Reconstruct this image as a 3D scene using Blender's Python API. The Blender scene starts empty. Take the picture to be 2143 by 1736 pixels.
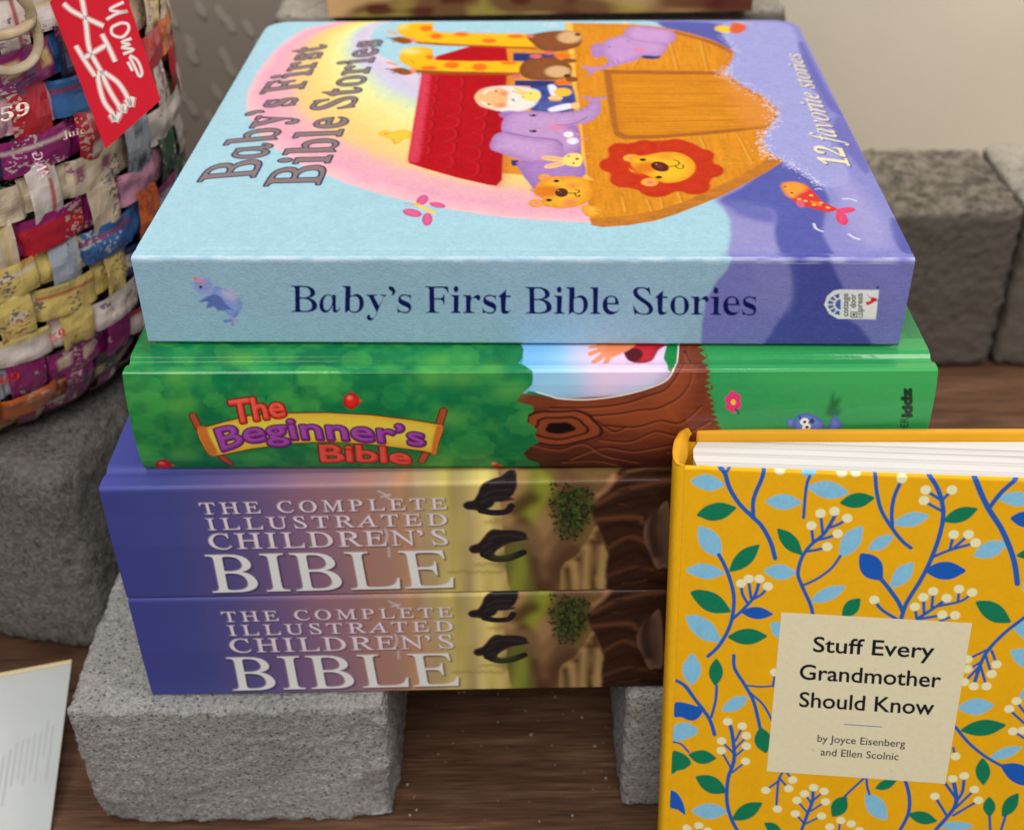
import bpy, bmesh, math, random
import numpy as np
from mathutils import Vector, Matrix, noise as mnoise

random.seed(7); rng = np.random.default_rng(7)
sc = bpy.context.scene
COL = sc.collection
FLOOR = 0.2535            # the shelf is z = 0, the top of the uppermost book is z = FLOOR

# ------------------------------------------------------------------ camera, world, lamps, exposure
F_PX, PIT, ROL = 2586.44, math.radians(35.2733), math.radians(-.85847)
CAMP = np.array([0.126665, -0.368874, 0.194197 + FLOOR])
FW = np.array([0, math.cos(PIT), -math.sin(PIT)])
R0 = np.array([1., 0, 0]); U0 = np.array([0, math.sin(PIT), math.cos(PIT)])
RT = math.cos(ROL) * R0 + math.sin(ROL) * U0
UP = -math.sin(ROL) * R0 + math.cos(ROL) * U0
cd = bpy.data.cameras.new('camera'); cam = bpy.data.objects.new('camera', cd); COL.objects.link(cam)
cam.matrix_world = Matrix(((RT[0], UP[0], -FW[0], CAMP[0]), (RT[1], UP[1], -FW[1], CAMP[1]),
                           (RT[2], UP[2], -FW[2], CAMP[2]), (0, 0, 0, 1)))
cd.sensor_width = 36; cd.lens = 36 * F_PX / 2142.0; cd.clip_start = .01; cd.clip_end = 50
cd.dof.use_dof = True; cd.dof.focus_distance = 0.415; cd.dof.aperture_fstop = 13
sc.camera = cam
w = bpy.data.worlds.new('World'); sc.world = w; w.use_nodes = True
bg = w.node_tree.nodes['Background']; bg.inputs[0].default_value = (1, .97, .93, 1); bg.inputs[1].default_value = .19
def lamp(name, loc, tgt, sx, sy, power, col=(1, .96, .9)):
    l = bpy.data.lights.new(name, 'AREA'); l.shape = 'RECTANGLE'; l.size = sx; l.size_y = sy; l.energy = power; l.color = col
    o = bpy.data.objects.new(name, l); COL.objects.link(o); o.location = loc
    o.rotation_euler = (Vector(tgt) - Vector(loc)).to_track_quat('-Z', 'Y').to_euler()
    return o
lamp('ceiling_lamp', (.35, .45, 1.75), (.15, .1, .15), .5, .18, 7.2)
lamp('ceiling_lamp', (-.35, -.1, 1.75), (.1, .05, .15), .35, .35, 4.2)
lamp('ceiling_lamp', (.75, -.35, 1.6), (.2, .1, .15), .3, .3, 4)
lamp('front_fill_lamp', (.05, -1.25, 1.65), (.15, 0, .1), 1.3, .8, 25, (1, .97, .93))  # unseen fill lamp added in front to brighten the spines and yellow cover
l = lamp('wall_fill_lamp', (.72, .28, 1.0), (.80, .62, .32), .35, .2, 2.6, (1, .93, .83)); l.data.spread = math.radians(85)  # added fill, no fixture in view: brightens the cream wall
l = lamp('wall_fill_lamp', (-.12, .3, .95), (-.12, .55, .15), .3, .15, .9, (1, .93, .86)); l.data.spread = math.radians(110)  # second added fill, lifts the taupe panel behind the basket
sc.view_settings.view_transform = 'Standard'; sc.view_settings.look = 'None'
sc.view_settings.exposure = 0; sc.view_settings.gamma = 1
sc.cycles.use_denoising = True
sc.cycles.max_bounces = 6

# ------------------------------------------------------------------ tracing: crops of the photo -> points on real planes
CROPS = {'D': (0, 0, 1.9122), 'A': (1500, 50, 1400 / 2143), 'B': (2200, 50, .7), 'C': (500, 50, .84), 'F': (450, 950, 1850 / 2143),
         'E': (2200, 950, 1800 / 2143), 'I': (350, 1850, 2400 / 2143), 'J': (1700, 1850, 1200 / 2143),
         'G': (2600, 1650, 1496 / 2143), 'H': (2600, 2400, 1496 / 2143)}
def rays(pts, crop='D'):
    ox, oy, s = CROPS[crop]
    p = np.asarray(pts, float).reshape(-1, 2)
    x = (ox + p[:, 0] * s) / 1.9122; y = (oy + p[:, 1] * s) / 1.9122
    return FW + np.outer((x - 1071) / F_PX, RT) - np.outer((y - 868) / F_PX, UP)
def onplane(pts, crop, p0, n):
    d = rays(pts, crop); n = np.asarray(n, float)
    t = ((np.asarray(p0) - CAMP) @ n) / (d @ n)
    return CAMP + d * t[:, None]
def topix(P):
    d = np.asarray(P) - CAMP; z = d @ FW
    return np.stack([1071 + F_PX * (d @ RT) / z, 868 - F_PX * (d @ UP) / z], -1)

def lin(c):
    c = np.asarray(c, float) / 255.
    return np.where(c <= .04045, c / 12.92, ((c + .055) / 1.055) ** 2.4)

# ------------------------------------------------------------------ small 2D painter for the printed covers
def vnoise(h, w, cell, seed=0, cellx=None):
    r = np.random.default_rng(seed); cellx = cellx or cell
    gy, gx = int(h / cell) + 3, int(w / cellx) + 3
    g = r.random((gy, gx))
    y = np.arange(h) / cell; x = np.arange(w) / cellx
    yi = y.astype(int); xi = x.astype(int); fy = y - yi; fx = x - xi
    fy = fy * fy * (3 - 2 * fy); fx = fx * fx * (3 - 2 * fx)
    a = g[np.ix_(yi, xi)]; b = g[np.ix_(yi, xi + 1)]; c = g[np.ix_(yi + 1, xi)]; d = g[np.ix_(yi + 1, xi + 1)]
    fy = fy[:, None]; fx = fx[None]
    return (a * (1 - fx) + b * fx) * (1 - fy) + (c * (1 - fx) + d * fx) * fy
def smooth(p, closed=True, k=5):
    p = np.asarray(p, float); n = len(p)
    if n < 3: return p
    out = []
    rngi = range(n) if closed else range(n - 1)
    for i in rngi:
        if closed: a, b, c, d = p[i - 1], p[i], p[(i + 1) % n], p[(i + 2) % n]
        else: a, b, c, d = p[max(i - 1, 0)], p[i], p[i + 1], p[min(i + 2, n - 1)]
        for j in range(k):
            t = j / k
            out.append(.5 * ((2 * b) + (c - a) * t + (2 * a - 5 * b + 4 * c - d) * t * t + (3 * b - a - 3 * c + d) * t ** 3))
    if not closed: out.append(p[-1])
    return np.array(out)
def ell(cx, cy, rx, ry, rot=0, n=14):
    t = np.linspace(0, 2 * np.pi, n, endpoint=False); c, s = math.cos(math.radians(rot)), math.sin(math.radians(rot))
    x = rx * np.cos(t); y = ry * np.sin(t)
    return np.stack([cx + x * c - y * s, cy + x * s + y * c], -1)

class Canvas:
    """width x height metres, res metres per cell; colours are linear albedo."""
    def __init__(s, wm, hm, res, base, mp=None, E=1.0):
        s.res = res; s.w = int(round(wm / res)) + 1; s.h = int(round(hm / res)) + 1
        s.mp = mp; s.E = E; s.a = np.zeros((s.h, s.w, 3)) + s.c(base)
        s.crop = 'D'
    def c(s, col): return np.clip(lin(col) / s.E, 0, .92)
    def pts(s, p, crop=None):
        p = np.asarray(p, float).reshape(-1, 2)
        if s.mp is not None: p = s.mp(p, crop or s.crop)
        return p / s.res
    def field(s, segs, pad):
        A = segs[:, 0]; B = segs[:, 1]
        lo = np.floor(np.minimum(A, B).min(0) - pad).astype(int); hi = np.ceil(np.maximum(A, B).max(0) + pad).astype(int)
        x0, y0 = max(lo[0], 0), max(lo[1], 0); x1, y1 = min(hi[0], s.w - 1), min(hi[1], s.h - 1)
        if x1 <= x0 or y1 <= y0: return None
        X, Y = np.meshgrid(np.arange(x0, x1 + 1, dtype=np.float32), np.arange(y0, y1 + 1, dtype=np.float32))
        d2 = np.full(X.shape, 1e9, np.float32); ins = np.zeros(X.shape, bool)
        for a, b in segs.astype(np.float32):
            # restrict the distance work to a window round the segment
            wx0 = max(int(min(a[0], b[0]) - pad - 2) - x0, 0); wx1 = min(int(max(a[0], b[0]) + pad + 2) - x0, X.shape[1])
            wy0 = max(int(min(a[1], b[1]) - pad - 2) - y0, 0); wy1 = min(int(max(a[1], b[1]) + pad + 2) - y0, X.shape[0])
            ex, ey = b[0] - a[0], b[1] - a[1]; l2 = ex * ex + ey * ey + 1e-12
            if wx1 > wx0 and wy1 > wy0:
                px = X[wy0:wy1, wx0:wx1] - a[0]; py = Y[wy0:wy1, wx0:wx1] - a[1]
                t = np.clip((px * ex + py * ey) / l2, 0, 1)
                dd = (px - t * ex) ** 2 + (py - t * ey) ** 2
                v = d2[wy0:wy1, wx0:wx1]; np.minimum(v, dd, out=v)
            if a[1] != b[1]:
                ya, yb = (a[1], b[1]) if a[1] < b[1] else (b[1], a[1])
                r0 = max(int(math.ceil(ya)) - y0, 0); r1 = min(int(math.ceil(yb)) - y0, X.shape[0])
                if r1 > r0:
                    yy = Y[r0:r1, :1]; xc = a[0] + (yy - a[1]) * ex / ey
                    ins[r0:r1] ^= (X[r0:r1] < xc)
        return x0, y0, d2, ins
    def blend(s, x0, y0, alpha, col):
        v = s.a[y0:y0 + alpha.shape[0], x0:x0 + alpha.shape[1]]
        v += (col - v) * alpha[..., None]
    def poly(s, p, col, crop=None, sm=True, feather=.15, rim=None, tex=.0, alpha=1., grow=0., hl=None, grain=None):
        """p traced points; feather, grow in mm; rim=(colour, mm, strength): printed airbrush edge."""
        q = s.pts(p, crop)
        if sm: q = smooth(q)
        segs = np.stack([q, np.roll(q, -1, 0)], 1)
        s.segs(segs, col, feather, rim, tex, alpha, grow, hl, grain)
    def segs(s, segs, col, feather=.15, rim=None, tex=0., alpha=1., grow=0., hl=None, grain=None, line=False):
        mm = .001 / s.res
        pad = max(feather, .2) * mm + abs(grow) * mm + 3 + (rim[1] * mm if rim else 0)
        f = s.field(segs, pad)
        if f is None: return
        x0, y0, d2, ins = f
        d = np.sqrt(d2)
        if not line: d = np.where(ins, -d, d)
        d = d - grow * mm
        fe = max(feather * mm, .7)
        al = np.clip(.5 - d / (2 * fe), 0, 1)
        if feather * mm > 2: al = al * al * (3 - 2 * al)
        cc = s.c(col) * np.ones(d.shape + (3,))
        if rim:
            k = np.clip(1 + d / (rim[1] * mm), 0, 1)[..., None] ** 1.5 * rim[2]
            cc = cc + (s.c(rim[0]) - cc) * k
        if hl:
            k = np.clip((-d) / (hl[1] * mm), 0, 1)[..., None] ** 2 * hl[2]
            cc = cc + (s.c(hl[0]) - cc) * k
        if tex:
            n = vnoise(d.shape[0], d.shape[1], .9 * mm, 3) * .6 + vnoise(d.shape[0], d.shape[1], 3 * mm, 4) * .4
            cc = cc * (1 + tex * (n - .5) * 2)[..., None]
        if grain:
            n = vnoise(d.shape[0], d.shape[1], grain[0] * mm, 5, grain[1] * mm)
            cc = cc * (1 + grain[2] * (n - .5) * 2)[..., None]
        s.blend(x0, y0, al * alpha, np.clip(cc, 0, .95))
    def line(s, p, width, col, crop=None, sm=True, feather=.12, alpha=1., tex=0.):
        q = s.pts(p, crop)
        if sm and len(q) > 2: q = smooth(q, False)
        s.segs(np.stack([q[:-1], q[1:]], 1), col, feather=feather, grow=width / 2, alpha=alpha, line=True, tex=tex)
    def dots(s, C, r, col, crop=None, **k):
        for c in C:
            ox = s.pts([c], crop)[0]; t = np.linspace(0, 2 * np.pi, 12, endpoint=False)
            q = ox + np.stack([np.cos(t), np.sin(t)], -1) * r * .001 / s.res
            s.segs(np.stack([q, np.roll(q, -1, 0)], 1), col, **k)
    def leaf(s, a, b, wd, col, crop=None, tex=.08, asym=.0):
        a = np.array(a, float); b = np.array(b, float); d = b - a; n = np.array([-d[1], d[0]]); n /= np.hypot(*n)
        up = [(0, 0), (.12, .23), (.3, .43), (.5, .5), (.68, .44), (.86, .24), (1, 0)]
        p = [a + d * (t + asym * h) + n * h * wd for t, h in up] + [a + d * (t - asym * h) - n * h * wd for t, h in up[-2:0:-1]]
        s.poly(p, col, crop, sm=True, tex=tex, feather=.14)
    def text(s, txt, font, bottom, top, col, crop=None, thin=0., **k):
        V, Eg = glyphs(txt, font, thin)
        segs = warp(V, s.pts(bottom, crop), s.pts(top, crop))[Eg]
        s.segs(segs, col, **k)
    def pencil(s, amt=.06, cell=.5, seed=11):
        mm = .001 / s.res
        n = vnoise(s.h, s.w, cell * mm, seed) * .55 + vnoise(s.h, s.w, cell * 3 * mm, seed + 1) * .45
        s.a *= (1 + amt * 2 * (n - .5))[..., None]; np.clip(s.a, 0, .93, out=s.a)

def warp(V, bot, top):
    def along(P, t):
        P = np.asarray(P, float); L = np.r_[0, np.cumsum(np.hypot(*(np.diff(P, axis=0)).T))]; L /= L[-1]
        o = np.stack([np.interp(t, L, P[:, k]) for k in (0, 1)], -1)
        for m, a, b in ((t > 1, P[-2], P[-1]), (t < 0, P[1], P[0])):
            if m.any():
                tt = (t[m] - 1) if b is P[-1] else -t[m]
                dirv = (b - a) / np.hypot(*(b - a)); tot = np.hypot(*(np.diff(P, axis=0)).T).sum()
                o[m] = b + np.outer(tt * tot, dirv)
        return o
    if len(bot) > 2: bot = smooth(bot, False)
    if len(top) > 2: top = smooth(top, False)
    b = along(bot, V[:, 0]); t = along(top, V[:, 0])
    return b + (t - b) * V[:, 1:2]

_gc = {}; _cap = {}; _gw = {}
def capheight(font):
    if font not in _cap:
        cu = bpy.data.curves.new('tmp', 'FONT'); cu.body = fontmap('E', 'italic' if font == 'roman' else font)
        ob = bpy.data.objects.new('tmp', cu); COL.objects.link(ob); bpy.context.view_layer.update()
        _cap[font] = max(c[1] for c in ob.bound_box); bpy.data.objects.remove(ob); bpy.data.curves.remove(cu)
    return _cap[font]
def fontmap(t, f):
    o = ''
    for ch in t:
        if f == 'sans' or not (ch.isascii() and ch.isalnum()): o += ch; continue
        if ch.isdigit():
            o += chr(0x1D7CE + ord(ch) - 48)
        elif f == 'bold': o += chr((0x1D400 if ch.isupper() else 0x1D41A - 32 + 0) + ord(ch) - (65 if ch.isupper() else 65))
        else:
            o += 'ℎ' if ch == 'h' else chr((0x1D434 + ord(ch) - 65) if ch.isupper() else (0x1D44E + ord(ch) - 97))
    return o
def glyphs(txt, font, thin=0.):
    if font in ('book', 'bookw'):
        gap = .085 if font == 'bookw' else .047
        if (txt, font) in _gc: return _gc[(txt, font)]
        x = 0; VV = []; EE = []; nb = 0
        for ch in txt:
            if ch == ' ': x += .25; continue
            if ch == '’': f2, th = 'roman', 0
            elif ch.isupper() or ch == 'a': f2, th = 'roman', 0
            else: f2, th = 'bold', .023
            V, Eg = glyphs(ch, f2, th); sc_w = _gw[(ch, f2, th)]
            V = V.copy(); V[:, 0] = V[:, 0] * sc_w + x; x += sc_w + gap
            VV.append(V); EE.append(Eg + nb); nb += len(V)
        V = np.vstack(VV); Eg = np.vstack(EE); V[:, 0] /= V[Eg.ravel(), 0].max()
        _gc[(txt, font)] = (V, Eg); return V, Eg
    """outline of a line of lettering: x in 0..1 over its width, y in cap heights; font sans / bold / italic / roman"""
    key = (txt, font, thin)
    if key in _gc: return _gc[key]
    cu = bpy.data.curves.new('tmp', 'FONT'); cu.resolution_u = 4
    space = 1.0
    cu.body = fontmap(txt, 'italic' if font == 'roman' else font)
    if font == 'roman': cu.space_character = 1.32 if len(txt) > 10 else 1.15 if len(txt) > 6 else 1.0

    ob = bpy.data.objects.new('tmp', cu); COL.objects.link(ob)
    bpy.context.view_layer.update()
    me = ob.evaluated_get(bpy.context.evaluated_depsgraph_get()).to_mesh()
    V = np.array([v.co[:2] for v in me.vertices], float); cnt = {}
    for p in me.polygons:
        vs = list(p.vertices)
        if p.normal.z < 0: vs.reverse()
        for a, b in zip(vs, vs[1:] + vs[:1]):
            if (b, a) in cnt: del cnt[(b, a)]
            else: cnt[(a, b)] = 1
    Eg = np.array(list(cnt.keys()), int)
    ob.evaluated_get(bpy.context.evaluated_depsgraph_get()).to_mesh_clear()
    bpy.data.objects.remove(ob); bpy.data.curves.remove(cu)
    if font == 'roman': V[:, 0] -= V[:, 1] * math.tan(math.radians(15.5))
    if thin:
        d = V[Eg[:, 1]] - V[Eg[:, 0]]; nx = d[:, 1] / (np.hypot(d[:, 0], d[:, 1]) + 1e-9)
        N = np.zeros(len(V)); W = np.zeros(len(V))
        for k in (0, 1): np.add.at(N, Eg[:, k], nx); np.add.at(W, Eg[:, k], 1)
        V[:, 0] -= thin * N / np.maximum(W, 1)
    cap = capheight(font)
    x0, x1 = V[Eg.ravel(), 0].min(), V[Eg.ravel(), 0].max()
    V = np.stack([(V[:, 0] - x0) / (x1 - x0), V[:, 1] / cap], -1); _gw[key] = x1 - x0
    _gc[key] = (V, Eg); return V, Eg

# ------------------------------------------------------------------ scene helpers
def tag(o, label=None, cat=None, group=None, kind=None):
    if label: o['label'] = label
    if cat: o['category'] = cat
    if group: o['group'] = group
    if kind: o['kind'] = kind
    return o
def thing(name, label, cat, M=None, group=None):
    o = bpy.data.objects.new(name, None); COL.objects.link(o); o.empty_display_size = .02
    if M is not None: o.matrix_world = M
    return tag(o, label, cat, group)
def link(name, me, mat, parent=None):
    o = bpy.data.objects.new(name, me); COL.objects.link(o)
    if mat: me.materials.append(mat)
    if parent: o.parent = parent
    return o
def np_mesh(name, V, Fq, colors=None, smooth_=False):
    me = bpy.data.meshes.new(name); V = np.asarray(V, np.float32); Fq = np.asarray(Fq, np.int32)
    me.vertices.add(len(V)); me.vertices.foreach_set('co', V.ravel())
    n = Fq.shape[1]; me.loops.add(Fq.size); me.loops.foreach_set('vertex_index', Fq.ravel())
    me.polygons.add(len(Fq)); me.polygons.foreach_set('loop_start', np.arange(len(Fq), dtype=np.int32) * n)
    me.polygons.foreach_set('loop_total', np.full(len(Fq), n, np.int32))
    me.update(calc_edges=True)
    if colors is not None:
        at = me.color_attributes.new('print', 'FLOAT_COLOR', 'POINT')
        C = np.ones((len(V), 4), np.float32); C[:, :3] = colors; at.data.foreach_set('color', C.ravel())
    me.polygons.foreach_set('use_smooth', np.full(len(Fq), smooth_)); me.update()
    return me
def bm_box(bm, lo, hi, bev=0, seg=2):
    r = bmesh.ops.create_cube(bm, size=1)
    for v in r['verts']:
        for k in range(3): v.co[k] = lo[k] + (v.co[k] + .5) * (hi[k] - lo[k])
    if bev:
        es = list({e for v in r['verts'] for e in v.link_edges})
        bmesh.ops.bevel(bm, geom=es, offset=bev, segments=seg, affect='EDGES', profile=.5)
def bm_prism(bm, pts, z0, z1):
    a = [bm.verts.new((x, y, z0)) for x, y in pts]; b = [bm.verts.new((x, y, z1)) for x, y in pts]
    bm.faces.new(a[::-1]); bm.faces.new(b); n = len(pts)
    for i in range(n): bm.faces.new((a[i], a[(i + 1) % n], b[(i + 1) % n], b[i]))
def from_bm(name, bm, mat, parent=None, smooth_=False):
    bmesh.ops.recalc_face_normals(bm, faces=bm.faces)
    me = bpy.data.meshes.new(name); bm.to_mesh(me); bm.free()
    if smooth_: me.polygons.foreach_set('use_smooth', [True] * len(me.polygons))
    return link(name, me, mat, parent)

def mat(name, color=(.5, .5, .5), rough=.5, attr=False, bump=0, bscale=300, bdist=.0003, coat=0, crough=.1, var=0, vscale=40, spec=.5):
    m = bpy.data.materials.new(name); m.use_nodes = True; nt = m.node_tree; N = nt.nodes; L = nt.links
    b = N['Principled BSDF']; b.inputs['Roughness'].default_value = rough; b.inputs['Specular IOR Level'].default_value = spec
    b.inputs['Coat Weight'].default_value = coat; b.inputs['Coat Roughness'].default_value = crough
    tc = N.new('ShaderNodeTexCoord')
    if attr:
        a = N.new('ShaderNodeAttribute'); a.attribute_name = 'print'; src = a.outputs['Color']
    else:
        r = N.new('ShaderNodeRGB'); r.outputs[0].default_value = (*color, 1); src = r.outputs[0]
    if var:
        n = N.new('ShaderNodeTexNoise'); n.inputs['Scale'].default_value = vscale; n.inputs['Detail'].default_value = 6
        L.new(tc.outputs['Object'], n.inputs['Vector'])
        mr = N.new('ShaderNodeMapRange'); mr.inputs[1].default_value = .3; mr.inputs[2].default_value = .7
        mr.inputs[3].default_value = 1 - var; mr.inputs[4].default_value = 1 + var; L.new(n.outputs[0], mr.inputs[0])
        mx = N.new('ShaderNodeVectorMath'); mx.operation = 'SCALE'; L.new(src, mx.inputs[0]); L.new(mr.outputs[0], mx.inputs['Scale'])
        src = mx.outputs[0]
    L.new(src, b.inputs['Base Color'])
    if bump:
        n = N.new('ShaderNodeTexNoise'); n.inputs['Scale'].default_value = bscale; n.inputs['Detail'].default_value = 4
        L.new(tc.outputs['Object'], n.inputs['Vector'])
        bu = N.new('ShaderNodeBump'); bu.inputs['Strength'].default_value = bump; bu.inputs['Distance'].default_value = bdist
        L.new(n.outputs[0], bu.inputs['Height']); L.new(bu.outputs[0], b.inputs['Normal'])
        if coat: L.new(bu.outputs[0], b.inputs['Coat Normal'])
    return m
M_PAPER_PRINT = mat('matt_textured_print', attr=True, rough=.58, bump=.6, bscale=1050, bdist=.0003, spec=.05)
M_GLOSS_PRINT = mat('glossy_laminate_print', attr=True, rough=.4, bump=.3, bscale=130, bdist=.0004, coat=.5, crough=.05, spec=.1)
M_SATIN_PRINT = mat('satin_print', attr=True, rough=.42, bump=.06, bscale=200, bdist=.0002, coat=.14, crough=.16, spec=.1)
M_YEL_PRINT = mat('matt_cloth_print', attr=True, rough=.55, bump=.25, bscale=700, bdist=.00015, spec=.12)
M_YELLOW = mat('yellow_cover_paper', (.76, .37, .02), .5, spec=.15, bump=.25, bscale=500, bdist=.0002, var=.06)
M_BLUE_EDGE = mat('blue_cover_board', (.36, .58, .7), .5)
M_GREEN_EDGE = mat('green_cover_board', (.02, .28, .09), .3, coat=.5)
M_VIOLET_EDGE = mat('violet_cover_board', (.1, .1, .36), .4)

def page_mat(name, col, axis, freq):
    m = mat(name, col, .8); nt = m.node_tree; N = nt.nodes; L = nt.links; b = N['Principled BSDF']
    tc = N.new('ShaderNodeTexCoord'); mp = N.new('ShaderNodeMapping'); L.new(tc.outputs['Object'], mp.inputs[0])
    s = [3, 3, 3]; s[axis] = freq; mp.inputs['Scale'].default_value = s
    n = N.new('ShaderNodeTexNoise'); n.inputs['Scale'].default_value = 1; n.inputs['Detail'].default_value = 3; L.new(mp.outputs[0], n.inputs['Vector'])
    cr = N.new('ShaderNodeValToRGB'); cr.color_ramp.elements[0].position = .3; cr.color_ramp.elements[1].position = .52
    cr.color_ramp.elements[0].color = (col[0] * .6, col[1] * .6, col[2] * .62, 1); cr.color_ramp.elements[1].color = (*col, 1)
    L.new(n.outputs[0], cr.inputs[0]); L.new(cr.outputs[0], b.inputs['Base Color'])
    bu = N.new('ShaderNodeBump'); bu.inputs['Strength'].default_value = .5; bu.inputs['Distance'].default_value = .0004
    L.new(n.outputs[0], bu.inputs['Height']); L.new(bu.outputs[0], b.inputs['Normal'])
    return m
M_PAGES = page_mat('white_page_edges', (.82, .78, .74), 2, 1600)
M_PAGES_Y = page_mat('white_page_edges_upright', (.74, .71, .70), 1, 1100)

# ------------------------------------------------------------------ setting: shelf top and walls
def wood_mat():
    m = mat('dark_walnut_wood', rough=.45, spec=.3); nt = m.node_tree; N = nt.nodes; L = nt.links; b = N['Principled BSDF']
    tc = N.new('ShaderNodeTexCoord'); mp = N.new('ShaderNodeMapping'); mp.inputs['Scale'].default_value = (9, 110, 20)
    L.new(tc.outputs['Object'], mp.inputs[0])
    n = N.new('ShaderNodeTexNoise'); n.inputs['Scale'].default_value = 1; n.inputs['Detail'].default_value = 8; n.inputs['Roughness'].default_value = .65
    n.inputs['Distortion'].default_value = .4; L.new(mp.outputs[0], n.inputs['Vector'])
    cr = N.new('ShaderNodeValToRGB'); e = cr.color_ramp.elements
    e[0].position = .3; e[0].color = (.065, .030, .017, 1); e[1].position = .72; e[1].color = (.215, .112, .064, 1)
    x = e.new(.5); x.color = (.115, .058, .034, 1)
    L.new(n.outputs[0], cr.inputs[0])
    mp2 = N.new('ShaderNodeMapping'); mp2.inputs['Scale'].default_value = (45, 1000, 60); L.new(tc.outputs['Object'], mp2.inputs[0])
    n2 = N.new('ShaderNodeTexNoise'); n2.inputs['Scale'].default_value = 1; n2.inputs['Detail'].default_value = 3; L.new(mp2.outputs[0], n2.inputs['Vector'])
    mr = N.new('ShaderNodeMapRange'); mr.inputs[1].default_value = .3; mr.inputs[2].default_value = .7; mr.inputs[3].default_value = .5; mr.inputs[4].default_value = 1.4
    L.new(n2.outputs[0], mr.inputs[0])
    mx = N.new('ShaderNodeVectorMath'); mx.operation = 'SCALE'; L.new(cr.outputs[0], mx.inputs[0]); L.new(mr.outputs[0], mx.inputs['Scale'])
    L.new(mx.outputs[0], b.inputs['Base Color'])
    bu = N.new('ShaderNodeBump'); bu.inputs['Strength'].default_value = .25; bu.inputs['Distance'].default_value = .0004
    L.new(n2.outputs[0], bu.inputs['Height']); L.new(bu.outputs[0], b.inputs['Normal'])
    return m
bm = bmesh.new(); bm_box(bm, (-1.0, -.55, -.03), (1.4, .62, 0), .002)
tag(from_bm('shelf_top', bm, wood_mat()), kind='structure')
def wall_mat(name, col):
    return mat(name, col, .7, bump=.15, bscale=120, bdist=.0006, var=.05, vscale=6)
bm = bmesh.new(); bm_box(bm, (.205, .62, -.5), (2.2, .66, 1.0))
tag(from_bm('wall', bm, wall_mat('cream_wall_paint', (.63, .575, .47))), kind='structure')
# taupe backing panel with faint pale printed dashes behind the basket
bm = bmesh.new(); bm_box(bm, (-1.0, .52, 0), (.2, .535, .6), .001)
o = from_bm('backing_panel', bm, wall_mat('taupe_panel_paint', (.29, .245, .205)))
tag(o, 'taupe backing panel with faint pale flecks behind the woven basket', 'panel')
bm = bmesh.new(); rr = random.Random(3)
for fi_, (px, py) in enumerate([(462, 30), (480, 52), (398, 92), (402, 118), (470, 118), (482, 145), (455, 195), (402, 228), (380, 200), (520, 60), (360, 40), (545, 100), (375, 260), (440, 250), (350, 150), (352, 290), (420, 20)]):
    P = onplane([(px, py)], 'D', (0, .5192, 0), (0, 1, 0))[0]
    dx, dz = .0038, .0062; yf_ = .5192 - fi_ * .00003
    vs = [bm.verts.new((P[0] + dx * math.cos(t) * .8 - .35 * dz * math.sin(t), yf_, P[2] + dz * math.sin(t))) for t in np.linspace(0, 2 * math.pi, 12, endpoint=False)]
    f = bm.faces.new(vs); 
ex = bmesh.ops.extrude_face_region(bm, geom=bm.faces[:])
for v in [g for g in ex['geom'] if isinstance(g, bmesh.types.BMVert)]: v.co.y += .0006
from_bm('fleck_pattern', bm, mat('pale_fleck_paint', (.37, .325, .28), .7), o)

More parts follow.
